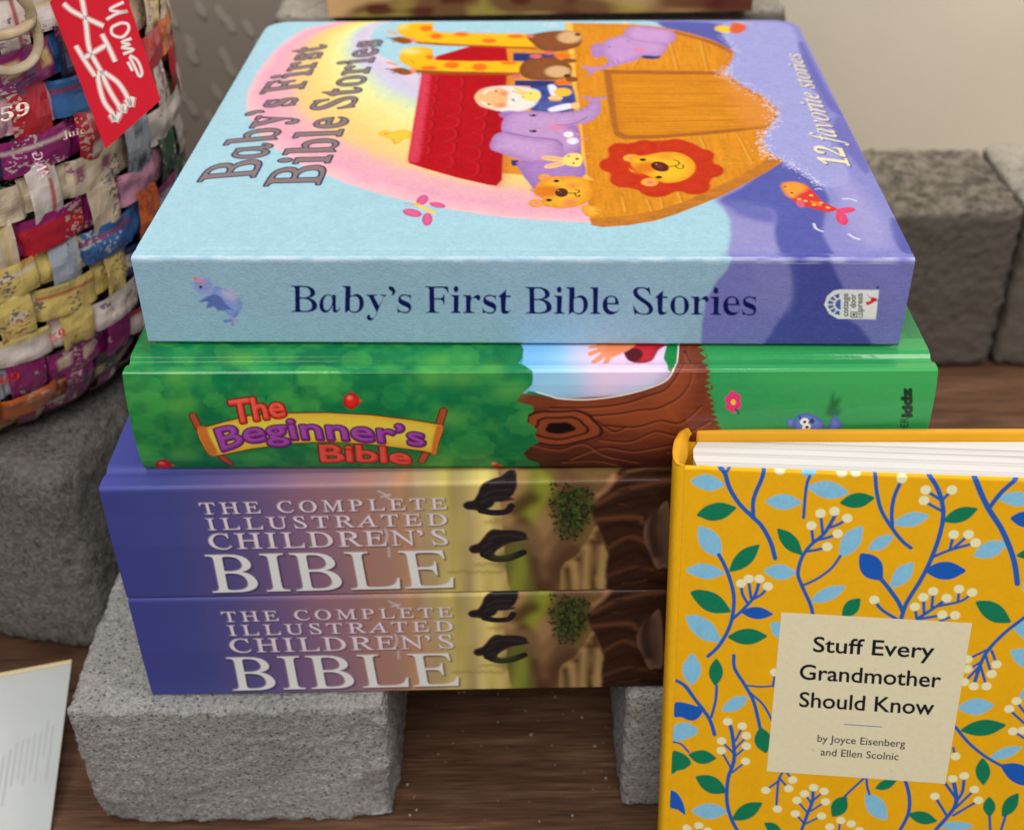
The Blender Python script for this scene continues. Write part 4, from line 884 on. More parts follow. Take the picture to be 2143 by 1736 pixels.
    logo('The', [(568, 842), (690, 822), (805, 806)], [(545, 742), (665, 728), (785, 722)], (204, 46, 36), (84, 10, 12), (240, 130, 110), .55)
    logo('Beginner’s', [(516, 972), (640, 932), (800, 915), (1000, 915), (1200, 925), (1448, 948)], [(482, 870), (620, 838), (800, 820), (1000, 822), (1200, 835), (1440, 862)], (122, 34, 128), (56, 8, 62), (180, 110, 190), .55)
    logo('Bible', [(972, 1032), (1170, 1030), (1380, 1046)], [(964, 945), (1170, 948), (1376, 965)], (200, 44, 34), (84, 10, 12), (236, 120, 100), .6)
    # pasture details
    for k in range(6):
        t = k * math.pi / 3 + .4; P(ell(870 + 24 * math.cos(t), 765 + 32 * math.sin(t), 17, 18), (222, 44, 110), 'E', feather=.2, rim=((180, 20, 80), 1, .5))
    P(ell(870, 766, 12, 13), (232, 170, 40), 'E'); Ln([(880, 795), (896, 818)], .9, (20, 90, 50), 'E')
    P([(1310, 820), (1328, 770), (1345, 725), (1352, 752), (1378, 748), (1366, 790), (1382, 800), (1360, 830)], (16, 74, 44), 'E', feather=1.2, alpha=.8)
    bl = (84, 106, 176); bd = (52, 66, 130)
    P(ell(1140, 858, 18, 20), bl, 'E', rim=(bd, 1, .8)); P([(1152, 880), (1165, 835), (1205, 815), (1245, 822), (1280, 840), (1300, 870), (1300, 940), (1160, 940)], bl, 'E', feather=.3, rim=(bd, 2.5, .8), tex=.08)
    P([(1300, 940), (1320, 880), (1335, 840), (1350, 822), (1358, 840), (1375, 838), (1372, 856), (1392, 866), (1378, 884), (1362, 900), (1350, 940)], bl, 'E', feather=.3, rim=(bd, 2, .8))
    P([(1180, 822), (1192, 838), (1196, 862), (1186, 860)], (30, 34, 50), 'E', sm=False); cv.dots([(1206, 854), (1216, 880)], 1.5, (226, 226, 230), 'E'); cv.dots([(1208, 856), (1219, 881)], .6, (20, 20, 30), 'E'); P(ell(1243, 852, 10, 12), (30, 34, 60), 'E')
    P([(1222, 890), (1238, 900), (1230, 916)], (30, 34, 50), 'E', sm=False)
    cv.text('kidz', 'sans', [(1715, 830), (1715, 708)], [(1672, 830), (1672, 708)], (16, 44, 28), 'E', grow=.45)
    cv.text('ZONDER', 'sans', [(1699, 1010), (1699, 836)], [(1662, 1010), (1662, 836)], (24, 60, 40), 'E', grow=.05)
paint_green(B2.cv, B2)
B2.build(M_GLOSS_PRINT, B2.S - TG + .0005, edge_mat=M_GREEN_EDGE, board=.0024, inset=.005)

# ================================================================== the two violet illustrated books (same print)
T = .0529
bz = gz - TG - .0003
prof = [(.236, 0), (.06, 0), (.0135, 0), (.012, -.0003), (.0105, -.0012), (.009, -.0012), (.0075, -.0002), (.006, 0), (.002, 0)] + arc(.0018, -.0018, .0018, 90, 180, 6)[1:] + [(0, -.012), (-.0004, -T / 2), (0, -T + .001), (.0008, -T)]
B3 = Lying('illustrated_book', 'thick violet and yellow illustrated book directly beneath the green book', .276, .236, T, (-.01876, -.0286, bz), math.radians(.169),
           prof, .00026, .62, (64, 62, 132), group='two identical thick violet illustrated books in the stack')
def paint_bible(cv, bk):
    P = cv.poly; Ln = cv.line; mm = .001 / cv.res
    def mp2(p, crop):
        a = bk.front(p, crop); sf = bk.S - bk.H; b = bk.top(p, crop); m = a[:, 1] < sf; a[m] = b[m] ; return a
    cv.mp = mp2
    xs = [60, 300, 480, 640, 800, 900, 1000, 1080, 1130, 1180, 1240, 1300, 1360, 1420, 1480, 1560, 1900, 2400]
    cs = [(54, 60, 124), (58, 64, 122), (76, 70, 118), (96, 78, 116), (114, 88, 114), (114, 94, 116), (138, 106, 100), (138, 114, 106), (172, 134, 100), (150, 130, 100), (158, 142, 92), (172, 156, 88), (160, 142, 96), (184, 168, 96), (168, 146, 92), (120, 94, 60), (70, 44, 24), (40, 24, 16)]
    u = cv.pts([(x, 250) for x in xs], 'I')[:, 0]
    X = np.arange(cv.w)[None] + (vnoise(cv.h, cv.w, 16 * mm, 31) - .5) * 5 * mm
    for k in range(3): cv.a[..., k] = np.interp(X, u, [cv.c(c)[k] for c in cs])
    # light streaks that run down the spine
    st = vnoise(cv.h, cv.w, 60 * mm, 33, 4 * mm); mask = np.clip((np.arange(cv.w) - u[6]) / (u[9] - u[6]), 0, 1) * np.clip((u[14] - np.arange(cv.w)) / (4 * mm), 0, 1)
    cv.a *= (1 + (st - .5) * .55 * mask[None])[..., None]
    # warm glow low between the letters
    P([(760, 60), (1000, 70), (1180, 200), (1160, 470), (1000, 520), (880, 400)], (158, 108, 88), 'I', feather=14, alpha=.35)
    # landscape
    land = [(490, -200), (535, 180), (545, 370), (560, 500), (572, 700), (592, 850), (625, 930), (640, 1000), (1900, 1000), (1900, -200)]
    P(land, (96, 74, 44), 'J', sm=False, feather=.5, tex=.1)
    for q, w_, c, a_ in (([(560, -100), (620, 80), (700, 100), (640, 200), (600, 320), (570, 400)], 8, (150, 118, 76), .8), ([(760, -50), (800, 100), (760, 250), (700, 330)], 7, (104, 108, 44), .75), ([(860, -50), (880, 100), (800, 300), (760, 420)], 6, (124, 128, 40), .8),
                         ([(600, 700), (660, 640), (720, 600), (730, 760), (720, 930)], 9, (84, 92, 38), .7), ([(640, 900), (680, 760), (700, 680)], 6, (118, 124, 44), .8),
                         ([(790, 520), (860, 420), (900, 380)], 8, (136, 106, 70), .8), ([(840, 800), (850, 700), (940, 600), (1000, 540)], 8, (128, 98, 66), .8), ([(880, 900), (960, 740), (1060, 620)], 6, (70, 44, 30), .8),
                         ([(640, 330), (700, 280), (760, 250)], 6, (60, 36, 22), .8), ([(700, 420), (760, 520), (780, 700), (830, 900)], 5, (64, 40, 26), .8), ([(900, 20), (1000, 120), (1100, 180)], 9, (84, 56, 42), .7), ([(1000, 560), (960, 640), (900, 740)], 7, (72, 46, 34), .7), ([(620, 470), (680, 470), (760, 500), (800, 620)], 6, (116, 90, 62), .6)):
        Ln(q, w_, c, 'J', feather=2.5, alpha=a_)
    # robes
    P([(970, 760), (1000, 705), (1080, 662), (1140, 580), (1210, 450), (1240, 440), (1290, 560), (1305, 660), (1285, 830), (1310, 1000), (960, 1000)], (128, 102, 64), 'J', sm=False, feather=.7, tex=.1)
    for q in ([(1100, 690), (1120, 800), (1110, 960)], [(1020, 760), (1040, 860), (1040, 960)], [(1200, 560), (1170, 700), (1190, 850), (1220, 960)], [(1240, 500), (1250, 640), (1220, 780)], [(1140, 640), (1100, 760)]): Ln(q, 3.2, (58, 30, 16), 'J', feather=1.6, alpha=.85)
    for q in ([(1160, 600), (1150, 760), (1140, 940)], [(1070, 720), (1080, 940)], [(1270, 600), (1260, 760), (1270, 930)]): Ln(q, 3, (158, 130, 84), 'J', feather=1.8, alpha=.7)
    P([(1180, 330), (1225, 280), (1330, 130), (1380, 70), (1500, -60), (1900, -150), (1900, 1000), (1320, 1000), (1300, 920), (1290, 760), (1310, 650), (1240, 460), (1205, 400)], (44, 25, 17), 'J', sm=False, feather=1, tex=.1)
    for q, c in (([(1230, 290), (1400, 200), (1600, 150), (1760, 130)], (92, 58, 38)), ([(1330, 140), (1500, 60), (1760, 40)], (100, 66, 46)), ([(1220, 340), (1450, 260), (1600, 240)], (30, 14, 8)), ([(1230, 400), (1500, 380), (1560, 420)], (94, 58, 36)), ([(1260, 470), (1400, 430), (1560, 460)], (28, 14, 8)), ([(1310, 600), (1450, 520), (1570, 560)], (86, 52, 32)), ([(1320, 700), (1500, 620), (1600, 680)], (30, 14, 8)), ([(1310, 800), (1500, 740), (1700, 780)], (78, 46, 30)), ([(1300, 880), (1500, 830), (1740, 860)], (28, 14, 8)), ([(1400, 90), (1600, 90), (1760, 80)], (34, 16, 8)), ([(1230, 230), (1300, 180), (1350, 100)], (150, 108, 78))):
        Ln(q, 1.5, c, 'J', feather=1.5, alpha=.8)
    rq = np.random.default_rng(12)
    for _ in range(46):
        x = rq.uniform(1330, 1720); y = rq.uniform(40, 900); l_ = rq.uniform(60, 170); sl = rq.uniform(-.35, .1)
        Ln([(x, y), (x + l_ / 2, y + l_ * sl / 2 + rq.uniform(-8, 8)), (x + l_, y + l_ * sl)], rq.uniform(.3, .9), [(22, 12, 8), (74, 46, 32), (30, 16, 10)][rq.integers(3)], 'J', feather=.6, alpha=.6)
    P([(1566, 470), (1600, 390), (1660, 340), (1740, 290), (1760, 700), (1700, 742), (1650, 742), (1610, 640), (1572, 560)], (80, 60, 50), 'J', feather=.8, rim=((128, 96, 72), 3, .6)); Ln([(1640, 350), (1620, 480), (1650, 640)], 4, (50, 34, 28), 'J', feather=2)
    # bush
    P([(940, 240), (1040, 190), (1130, 200), (1190, 280), (1160, 400), (1110, 500), (1060, 540), (960, 500), (930, 420), (900, 340)], (30, 38, 20), 'J', feather=2.5, alpha=.75)
    rr = np.random.default_rng(9)
    for _ in range(330):
        x = rr.normal(1050, 85); y = rr.normal(340, 115)
        if abs(x - 1050) > 160 or abs(y - 345) > 195 or (x > 1130 and y > 430) or (x < 950 and y > 500): continue
        c = [(24, 34, 18), (34, 50, 20), (58, 76, 26), (16, 24, 14)][rr.integers(4)]
        P([(x + rr.uniform(6, 17) * math.cos(t), y + rr.uniform(5, 15) * math.sin(t)) for t in np.linspace(0, 6.28, 8)[:-1]], c, 'J', feather=.3, alpha=.85)
    # waves
    for y, x0, x1 in ((776, 170, 558), (722, 360, 540), (418, 436, 536)):
        xx = np.arange(x0, x1, 14); Ln([(x, y + 6 * math.sin(i * 2.1 + i * i * .3)) for i, x in enumerate(xx)], 1.0, (116, 106, 54), 'J', feather=1.2, alpha=.6)
    # two walking figures
    sil = (30, 25, 27)
    P([(272, 300), (300, 272), (345, 262), (372, 225), (388, 180), (402, 158), (430, 140), (520, 118), (560, 88), (600, 60), (640, 60), (655, 110), (615, 190), (585, 232), (640, 255), (560, 275), (480, 282), (440, 318), (520, 340), (580, 325), (612, 290), (628, 300), (618, 338), (570, 362), (480, 366), (400, 347), (350, 336), (300, 330)], sil, 'J', feather=.4, rim=((64, 54, 50), 2, .5))
    P([(318, 612), (345, 580), (390, 558), (425, 512), (455, 482), (500, 466), (620, 486), (710, 515), (735, 540), (620, 560), (556, 592), (500, 632), (520, 656), (600, 646), (680, 620), (714, 626), (686, 664), (600, 696), (500, 697), (430, 672), (390, 642), (340, 640)], sil, 'J', feather=.4, rim=((64, 54, 50), 2, .5))
    for e_ in ((305, 302, 30, 22), (430, 270, 70, 58), (540, 180, 100, 70), (348, 606, 34, 26), (450, 590, 64, 62), (590, 520, 110, 38)): P(ell(*e_), sil, 'J', feather=.5)
    P(ell(520, 195, 120, 70), sil, 'J', feather=.5); P(ell(600, 150, 58, 62), sil, 'J', feather=.5); P(ell(610, 512, 118, 40), sil, 'J', feather=.5)
    Ln([(400, 338), (480, 352), (580, 345), (616, 305)], 2.6, sil, 'J'); Ln([(420, 648), (500, 680), (600, 672), (700, 634)], 3.0, sil, 'J')
    for q in ([(420, 230), (480, 200), (600, 190)], [(400, 280), (470, 250), (580, 240)], [(450, 540), (540, 510), (690, 520)], [(410, 600), (470, 560)], [(430, 640), (480, 610)], [(470, 150), (560, 130)]): Ln(q, .8, (62, 54, 52), 'J', feather=.7, alpha=.35)
    P(ell(560, 655, 70, 22, -10), (70, 80, 36), 'J', feather=3, alpha=.5)
    # lettering: shade first, then a pale face
    tx = (("THE COMPLETE", [(408, 183), (1283, 164)], [(397, 143), (1280, 125)], 1.12), ("ILLUSTRATED", [(432, 238), (1284, 220)], [(421, 198), (1282, 180)], 1), ("CHILDREN’S", [(440, 306), (1288, 288)], [(428, 252), (1283, 236)], 1), ("BIBLE", [(444, 462), (1312, 443)], [(420, 326), (1290, 309)], 1))
    for i, (t_, b, t, _) in enumerate(tx):
        f = 'roman'; g = (.0, .0, .01, .0)[i]
        V_ = 6 if i == 3 else 3
        cv.text(t_, f, [(x + V_, y + V_ * .8) for x, y in b], [(x + V_, y + V_ * .8) for x, y in t], (44, 36, 52), 'I', grow=g + .22, feather=.6, alpha=.7)
        cv.text(t_, f, [(x - 2, y - 2) for x, y in b], [(x - 2, y - 2) for x, y in t], (214, 196, 200), 'I', grow=g + .1, feather=.3, alpha=.35)
        cv.text(t_, f, b, t, (212, 203, 212) if i == 3 else (198, 184, 196), 'I', grow=g, feather=.12)
    for q in ([(1040, 100), (1060, 110), (1075, 125)], [(1050, 120), (1080, 112)], [(1064, 235), (1070, 255), (1066, 280)], [(1075, 300), (1078, 330)]): Ln(q, .7, (188, 176, 178), 'I', feather=.5, alpha=.7)
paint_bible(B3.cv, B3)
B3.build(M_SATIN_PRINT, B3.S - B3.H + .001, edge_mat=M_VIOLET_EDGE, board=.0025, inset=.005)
r2 = B3.root.copy(); COL.objects.link(r2); r2.location.z -= T + .0003
r2['label'] = 'thick violet and yellow illustrated book at the very bottom of the stack'
for c in list(B3.root.children):
    q = c.copy(); COL.objects.link(q); q.parent = r2; q.matrix_parent_inverse = c.matrix_parent_inverse

# ================================================================== farthest book, cut by the upper picture edge
prof = [(.2, 0), (.006, 0)] + arc(.0018, -.0018, .0018, 90, 180, 5)[1:] + [(0, -.05)]
BF = Lying('illustrated_book', 'thick brown and green spined book farthest back, cut off by the upper picture edge', .246, .2, .05, (.0235, .352, .2225 + .05), 0, prof, .001, .5, (92, 66, 44))
cv = BF.cv
n1 = vnoise(cv.h, cv.w, 12, 51, 22); n2 = vnoise(cv.h, cv.w, 6, 52, 14); xx = np.linspace(0, 1, cv.w)[None]
for key, col, a in ((n1, (126, 112, 56), 1.), (n2, (70, 30, 24), .9), (vnoise(cv.h, cv.w, 14, 53, 30), (170, 140, 96), .8)):
    k_ = np.clip((key - .55) * 5, 0, 1)[..., None] * a; cv.a += (cv.c(col) - cv.a) * k_
cv.a += (cv.c((70, 28, 26)) - cv.a) * np.clip((xx - .78) * 6, 0, .8)[..., None]
cv.a += (cv.c((176, 140, 100)) - cv.a) * (np.clip(1 - xx * 14, 0, .8))[..., None]
BF.build(M_SATIN_PRINT, BF.S - BF.H + .001, edge_mat=M_VIOLET_EDGE, board=.0025, inset=.005)

# ================================================================== YELLOW BOOK, upright and leaning
SC = 1.07
e1 = np.array([.9925, -.1196, .0271]); n1v = np.array([.1226, .9726, -.1974]); u1 = np.cross(e1, n1v)
c0 = CAMP - np.array([0, 0, FLOOR])
TL = c0 + (np.array([.18, -.0659, -.0407]) - c0) * SC; TL[2] += FLOOR       # front cover: top corner at the spine
hgt = TL[2] / u1[2] - .0005
orgY = TL - u1 * hgt
MY = Matrix(((e1[0], n1v[0], u1[0], orgY[0]), (e1[1], n1v[1], u1[1], orgY[1]), (e1[2], n1v[2], u1[2], orgY[2]), (0, 0, 0, 1)))
YB = thing('yellow_hardcover', 'small yellow hardcover with blue and green leaves standing upright in front of the stack', 'book', MY)
WY = .138
def ymap(p, crop):
    q = onplane(p, crop, TL, n1v) - TL
    return np.stack([q @ e1, -(q @ u1)], -1)
cy_ = Canvas(WY, hgt, .00026, (226, 156, 18), ymap, .70)
def paint_yellow(cv):
    mm = .001 / cv.res
    LB, GR, BL, ST, CR = (118, 172, 200), (18, 108, 76), (26, 80, 164), (36, 84, 158), (228, 208, 168)
    k = (vnoise(cv.h, cv.w, 1.2 * mm, 61) * .5 + vnoise(cv.h, cv.w, 5 * mm, 62) * .5 - .5)[..., None]; cv.a *= 1 + .10 * k
    L_ = lambda c, a, b, w_, crop, **kw: cv.leaf(a, b, w_, c, crop, **kw)
    S = lambda pts, w_, crop: cv.line(pts, w_ * .078, ST, crop, feather=.12)
    for a, b, w_ in (((232, 390), (428, 415), 92), ((660, 508), (868, 515), 88), ((903, 425), (1138, 460), 100), ((280, 655), (405, 825), 118), ((205, 900), (428, 920), 86), ((1088, 825), (1215, 650), 104), ((1395, 635), (1600, 590), 80), ((1250, 785), (1395, 705), 72), ((652, 905), (838, 920), 88), ((1380, 1000), (1512, 858), 92), ((918, 1083), (1122, 995), 76), ((1995, 490), (2220, 500), 84), ((1853, 820), (2048, 745), 92), ((205, 1165), (405, 1310), 112), ((692, 1205), (800, 1290), 90), ((2085, 1240), (2220, 1230), 90), ((910, 372), (910, 318), 80), ((2133, 1010), (2230, 990), 90)): L_(LB, a, b, w_, 'G')
    for a, b, w_ in (((268, 590), (495, 545), 102), ((455, 910), (627, 757), 92), ((232, 1028), (462, 1140), 112), ((730, 665), (872, 815), 86), ((1088, 518), (1287, 488), 86), ((1680, 622), (1878, 550), 82), ((1102, 1168), (1205, 1065), 84), ((445, 1285), (672, 1280), 92), ((1867, 1083), (2067, 1200), 106), ((2100, 820), (2230, 800), 56)): L_(GR, a, b, w_, 'G')
    for a, b, w_ in (((1205, 808), (1330, 960), 128), ((1575, 905), (1810, 905), 104), ((520, 1140), (705, 1155), 70), ((2065, 605), (2240, 620), 92)): L_(BL, a, b, w_, 'G', tex=.04)
    for pts, w_ in (([(402, 318), (430, 350), (455, 430), (510, 520), (590, 600), (640, 650), (690, 740), (717, 835)], 20), ([(655, 318), (640, 380), (605, 460), (590, 520), (592, 600)], 19), ([(457, 318), (428, 348)], 14), ([(915, 365), (895, 430), (880, 602)], 14), ([(395, 815), (430, 880), (460, 960), (480, 1050), (475, 1150), (450, 1240), (395, 1335), (332, 1395)], 18), ([(470, 1185), (530, 1130), (600, 1050), (625, 965)], 16), ([(555, 1085), (530, 1040), (522, 985)], 14), ([(578, 1060), (565, 960)], 14), ([(590, 1068), (640, 1040), (672, 1000)], 14),
                    ([(932, 1150), (915, 1090), (870, 990), (848, 920), (870, 830), (920, 760), (1000, 690), (1060, 590)], 17), ([(990, 690), (978, 590)], 14), ([(1025, 660), (1080, 640), (1125, 610)], 14), ([(935, 745), (925, 655)], 14), ([(950, 732), (1020, 715), (1070, 695)], 14), ([(895, 795), (960, 785), (1010, 770)], 14), ([(870, 992), (960, 950), (1040, 890), (1090, 822)], 13), ([(1290, 350), (1300, 460), (1330, 570), (1400, 680), (1450, 740), (1495, 775)], 17), ([(1440, 390), (1400, 480), (1385, 570), (1388, 655)], 17), ([(1600, 360), (1640, 420), (1670, 500), (1680, 590), (1660, 700), (1610, 840), (1550, 960), (1470, 1090), (1438, 1185)], 20), ([(1665, 500), (1590, 452)], 14), ([(1680, 495), (1728, 448)], 14), ([(1665, 560), (1575, 510)], 14), ([(1612, 832), (1710, 790), (1860, 747)], 14), ([(1718, 785), (1738, 705)], 14), ([(1745, 772), (1822, 705)], 14), ([(1322, 950), (1370, 1010), (1420, 1080), (1446, 1135)], 20), ([(1288, 1080), (1330, 1130), (1410, 1180)], 16), ([(1530, 1182), (1640, 1110), (1698, 1068)], 16), ([(1527, 1175), (1520, 1120)], 14), ([(1570, 1145), (1567, 1065)], 14), ([(1615, 1115), (1622, 1030)], 14), ([(1650, 1108), (1780, 1080), (1842, 1035)], 13), ([(1765, 1085), (1770, 1015)], 13), ([(1540, 1182), (1672, 1160)], 14), ([(1660, 1195), (1745, 1162)], 13), ([(1860, 370), (1900, 470), (1945, 560), (2010, 660), (2060, 770), (2090, 870), (2105, 980)], 24), ([(2100, 380), (2010, 460), (1945, 545)], 20)): S(pts, w_, 'G')
    R_ = 22 * .078
    cv.dots([(977, 577), (1057, 565), (1130, 605), (925, 647), (1075, 693), (1015, 768), (1443, 378), (1580, 443), (1730, 443), (1570, 503), (1740, 698), (1825, 698), (1865, 745), (1285, 1072), (1518, 1112), (1565, 1057), (1622, 1023), (1700, 1062), (1770, 1010), (1845, 1030), (1675, 1157), (1748, 1160), (522, 978), (565, 952), (627, 952), (675, 995), (745, 330), (1100, 345), (1180, 343)], R_, CR, 'G')
    for a, b, w_ in (((412, 632), (562, 555), 76), ((240, 1205), (443, 1210), 90), ((1235, 1110), (1355, 1255), 104), ((1945, 905), (2133, 840), 60), ((1765, 618), (1970, 600), 94), ((2082, 140), (2230, 235), 70), ((2065, 290), (2230, 375), 100), ((1660, 1292), (1855, 1292), 52), ((238, 488), (240, 308), 108), ((2120, 560), (2200, 500), 60)): L_(LB, a, b, w_, 'H')
    cv.poly([(132, 800), (138, 720), (190, 700), (235, 715), (275, 740), (250, 780), (190, 800)], LB, 'H', tex=.06)
    for a, b, w_ in (((380, 335), (375, 490), 82), ((220, 890), (380, 905), 80), ((262, 1010), (440, 1100), 96), ((470, 1255), (643, 1160), 86), ((655, 1275), (760, 1340), 60), ((632, 728), (664, 875), 100), ((1045, 1238), (1125, 1122), 92), ((1290, 1078), (1412, 1032), 56), ((1780, 745), (2040, 715), 92), ((1905, 903), (1910, 1058), 86), ((1943, 1125), (1945, 1240), 72), ((2018, 1238), (2110, 1105), 78), ((1480, 1225), (1645, 1265), 72)): L_(GR, a, b, w_, 'H')
    cv.poly([(122, 990), (126, 872), (170, 868), (215, 900), (236, 940), (200, 968), (160, 975)], GR, 'H')
    cv.poly([(138, 665), (140, 590), (190, 585), (250, 605), (305, 612), (290, 660), (240, 695), (180, 670)], BL, 'H'); cv.poly([(110, 1180), (114, 1095), (150, 1100), (185, 1150), (203, 1232), (160, 1200)], BL, 'H'); L_(BL, (2010, 945), (2230, 1050), 112, 'H')
    for pts, w_ in (([(150, 460), (200, 490), (250, 560), (300, 620), (345, 690), (370, 770)], 19), ([(382, 490), (375, 580), (350, 670)], 14), ([(480, 315), (485, 390), (540, 480), (590, 570), (615, 660), (630, 730)], 17), ([(545, 487), (630, 495), (715, 490)], 11), ([(575, 530), (650, 600), (700, 690)], 12), ([(714, 435), (705, 490)], 12), ([(130, 810), (180, 825), (222, 875)], 11), ([(458, 715), (470, 760), (482, 860), (478, 930), (450, 1010), (440, 1100), (445, 1180), (470, 1260), (505, 1325)], 19), ([(528, 728), (490, 805)], 12), ([(552, 782), (487, 850)], 12), ([(550, 840), (485, 895)], 12), ([(415, 812), (475, 872)], 12), ([(412, 868), (466, 965)], 12), ([(545, 927), (472, 985)], 12),
                    ([(758, 985), (735, 1040), (725, 1170)], 13), ([(735, 1035), (668, 1085)], 13), ([(745, 1022), (792, 1075)], 12), ([(785, 990), (812, 1022)], 12), ([(865, 1325), (900, 1230), (930, 1150), (935, 1078)], 17), ([(925, 1165), (890, 1112)], 12), ([(932, 1150), (992, 1096)], 12), ([(905, 1220), (846, 1150)], 12), ([(925, 1205), (1000, 1155)], 12), ([(885, 1280), (838, 1228)], 12), ([(890, 1280), (978, 1238)], 12), ([(1230, 1015), (1170, 1070), (1118, 1120)], 13), ([(1240, 1015), (1245, 1070), (1257, 1110)], 13), ([(1462, 1030), (1485, 1120), (1480, 1220), (1428, 1325)], 18), ([(1690, 1045), (1750, 1130)], 15), ([(1738, 1035), (1755, 1130), (1735, 1200), (1640, 1310)], 20), ([(1800, 1010), (1790, 1095), (1757, 1150)], 15), ([(1856, 1088), (1750, 1190)], 14), ([(1880, 1148), (1738, 1232)], 14), ([(1635, 1128), (1700, 1232)], 14), ([(1945, 1238), (1950, 1325)], 13), ([(2038, 1230), (2008, 1325)], 13), ([(1750, 725), (1830, 820), (1930, 900), (2030, 955)], 16), ([(1738, 845), (1745, 885)], 12),
                    ([(2230, 30), (2143, 100), (2040, 180), (1950, 270), (1900, 350), (1858, 475)], 17), ([(1950, 275), (1840, 328)], 13), ([(1958, 290), (1982, 355)], 13), ([(1925, 320), (1952, 412)], 13), ([(1880, 385), (1812, 458)], 13), ([(1892, 370), (1925, 485)], 13), ([(1902, 350), (1838, 388)], 12), ([(2103, 585), (2160, 660)], 13), ([(2062, 630), (2160, 718)], 13), ([(2085, 752), (2160, 800)], 12), ([(283, 1298), (285, 1325)], 12), ([(1088, 1270), (1082, 1325)], 12)): S(pts, w_, 'H')
    cv.dots([(445, 695), (528, 720), (552, 775), (552, 835), (410, 805), (408, 860), (547, 922), (730, 1195), (663, 1088), (795, 1078), (817, 1028), (937, 1072), (885, 1108), (997, 1093), (842, 1145), (1005, 1153), (833, 1222), (983, 1235), (1735, 1022), (1800, 1005), (1858, 1083), (1882, 1145), (1632, 1122), (1750, 893), (1985, 367), (1957, 422), (1928, 492), (1855, 492), (1820, 338), (1820, 393), (1800, 468), (2100, 577), (2058, 622), (2080, 750), (2137, 745), (280, 1290), (212, 1308), (330, 1320), (1093, 1260), (1030, 1297), (1153, 1280), (1200, 1318), (715, 412)], R_, CR, 'H')
paint_yellow(cy_)
# front cover: printed sheet with a soft groove by the spine, turned edges and a board
def sheet(name, canvas, fn, m, parent, flip=False):
    h, w_ = canvas.h, canvas.w
    X, Z = np.meshgrid(np.arange(w_) * canvas.res, np.arange(h) * canvas.res)
    V = fn(X, Z).reshape(-1, 3); i = (np.arange(h - 1)[:, None] * w_ + np.arange(w_ - 1)[None]).ravel()
    Fq = np.stack([i, i + w_, i + w_ + 1, i + 1], -1)
    if flip: Fq = Fq[:, ::-1]
    return link(name, np_mesh(name, V, Fq, canvas.a.reshape(-1, 3), smooth_=True), m, parent)
def yfront(X, Z):
    g = .0005 * np.exp(-((X - .0062) / .0016) ** 2)
    ed = .0012 * (1 - np.sqrt(np.clip(1 - (np.clip(.0012 - Z, 0, .0012) / .0012) ** 2, 0, 1)))
    return np.stack([X, g + ed, hgt - Z], -1)
fc = sheet('front_cover', cy_, yfront, M_YEL_PRINT, YB)
tbk = .0024
bm = bmesh.new(); bm_box(bm, (.0035, .0016, .0005), (WY, .0013 + tbk, hgt - .0012), .0008); from_bm('cover_board', bm, M_YELLOW, YB)
# splayed back cover
tl, tr = .0195, .0275
ang = math.atan2(tr - tl, WY); zc = hgt - .0002
bm = bmesh.new()
bm_box(bm, (.004, tl, 0), (WY + .002, tl + tbk, zc), .001, 3)
for v in bm.verts: v.co.y += (v.co.x) * math.tan(ang); v.co.z += .2 * v.co.y
from_bm('back_cover', bm, M_YELLOW, YB)
# page block, a wedge, top set 3 mm below the covers
bm = bmesh.new(); x0, x1 = .0045, WY - .003
a = [(x0 - .0015, .0105), (x0, .0042), (x1, .0042), (x1, tl + (tr - tl) * x1 / WY - .0003), (x0, tl - .0002), (x0 - .0015, .015)]
bm_prism(bm, a, .003, hgt - .0035)
for v in bm.verts: v.co.z += .19 * v.co.y
from_bm('page_block', bm, M_PAGES_Y, YB)
# rounded spine, with its own canvas
SW = .0285
cs_ = Canvas(SW, hgt, .0003, (226, 158, 22), None, .70)
cs_.a *= (1 + .08 * (vnoise(cs_.h, cs_.w, 5, 71) - .5))[..., None]
def sptext(t, v0, v1, c, w_, g):
    b = [(c - w_ / 2, v0), (c - w_ / 2, v1)]; tt = [(c + w_ / 2, v0), (c + w_ / 2, v1)]
    cs_.text(t, 'sans', b, tt, (30, 34, 44), grow=g, feather=.1)
sptext('Eisenberg & Scolnic', .017, .050, .0165, .0024, 0)
sptext('STUFF EVERY GRANDMOTHER SHOULD KNOW', .060, .150, .0165, .0032, .02)
A0 = np.array([.0001, .0002]); A1 = np.array([.0045, tl + tbk])
def spine_xy(s_):
    t = np.clip(s_ / SW, 0, 1); y = A0[1] + (A1[1] - A0[1]) * (.5 - .5 * np.cos(math.pi * t)) ; x = A0[0] + (A1[0] - A0[0]) * t - .0062 * np.sin(math.pi * t) ** .62
    return x, y
def yspine(X, Z):
    x, y = spine_xy(X)
    pinch = .0022 * np.exp(-(Z / .0022) ** 2)
    return np.stack([x + pinch * .6 * np.sin(math.pi * np.clip(X / SW, 0, 1)), y + 0 * Z, hgt + .0004 - Z + .2 * y], -1)
sheet('spine', cs_, yspine, M_YEL_PRINT, YB, True)
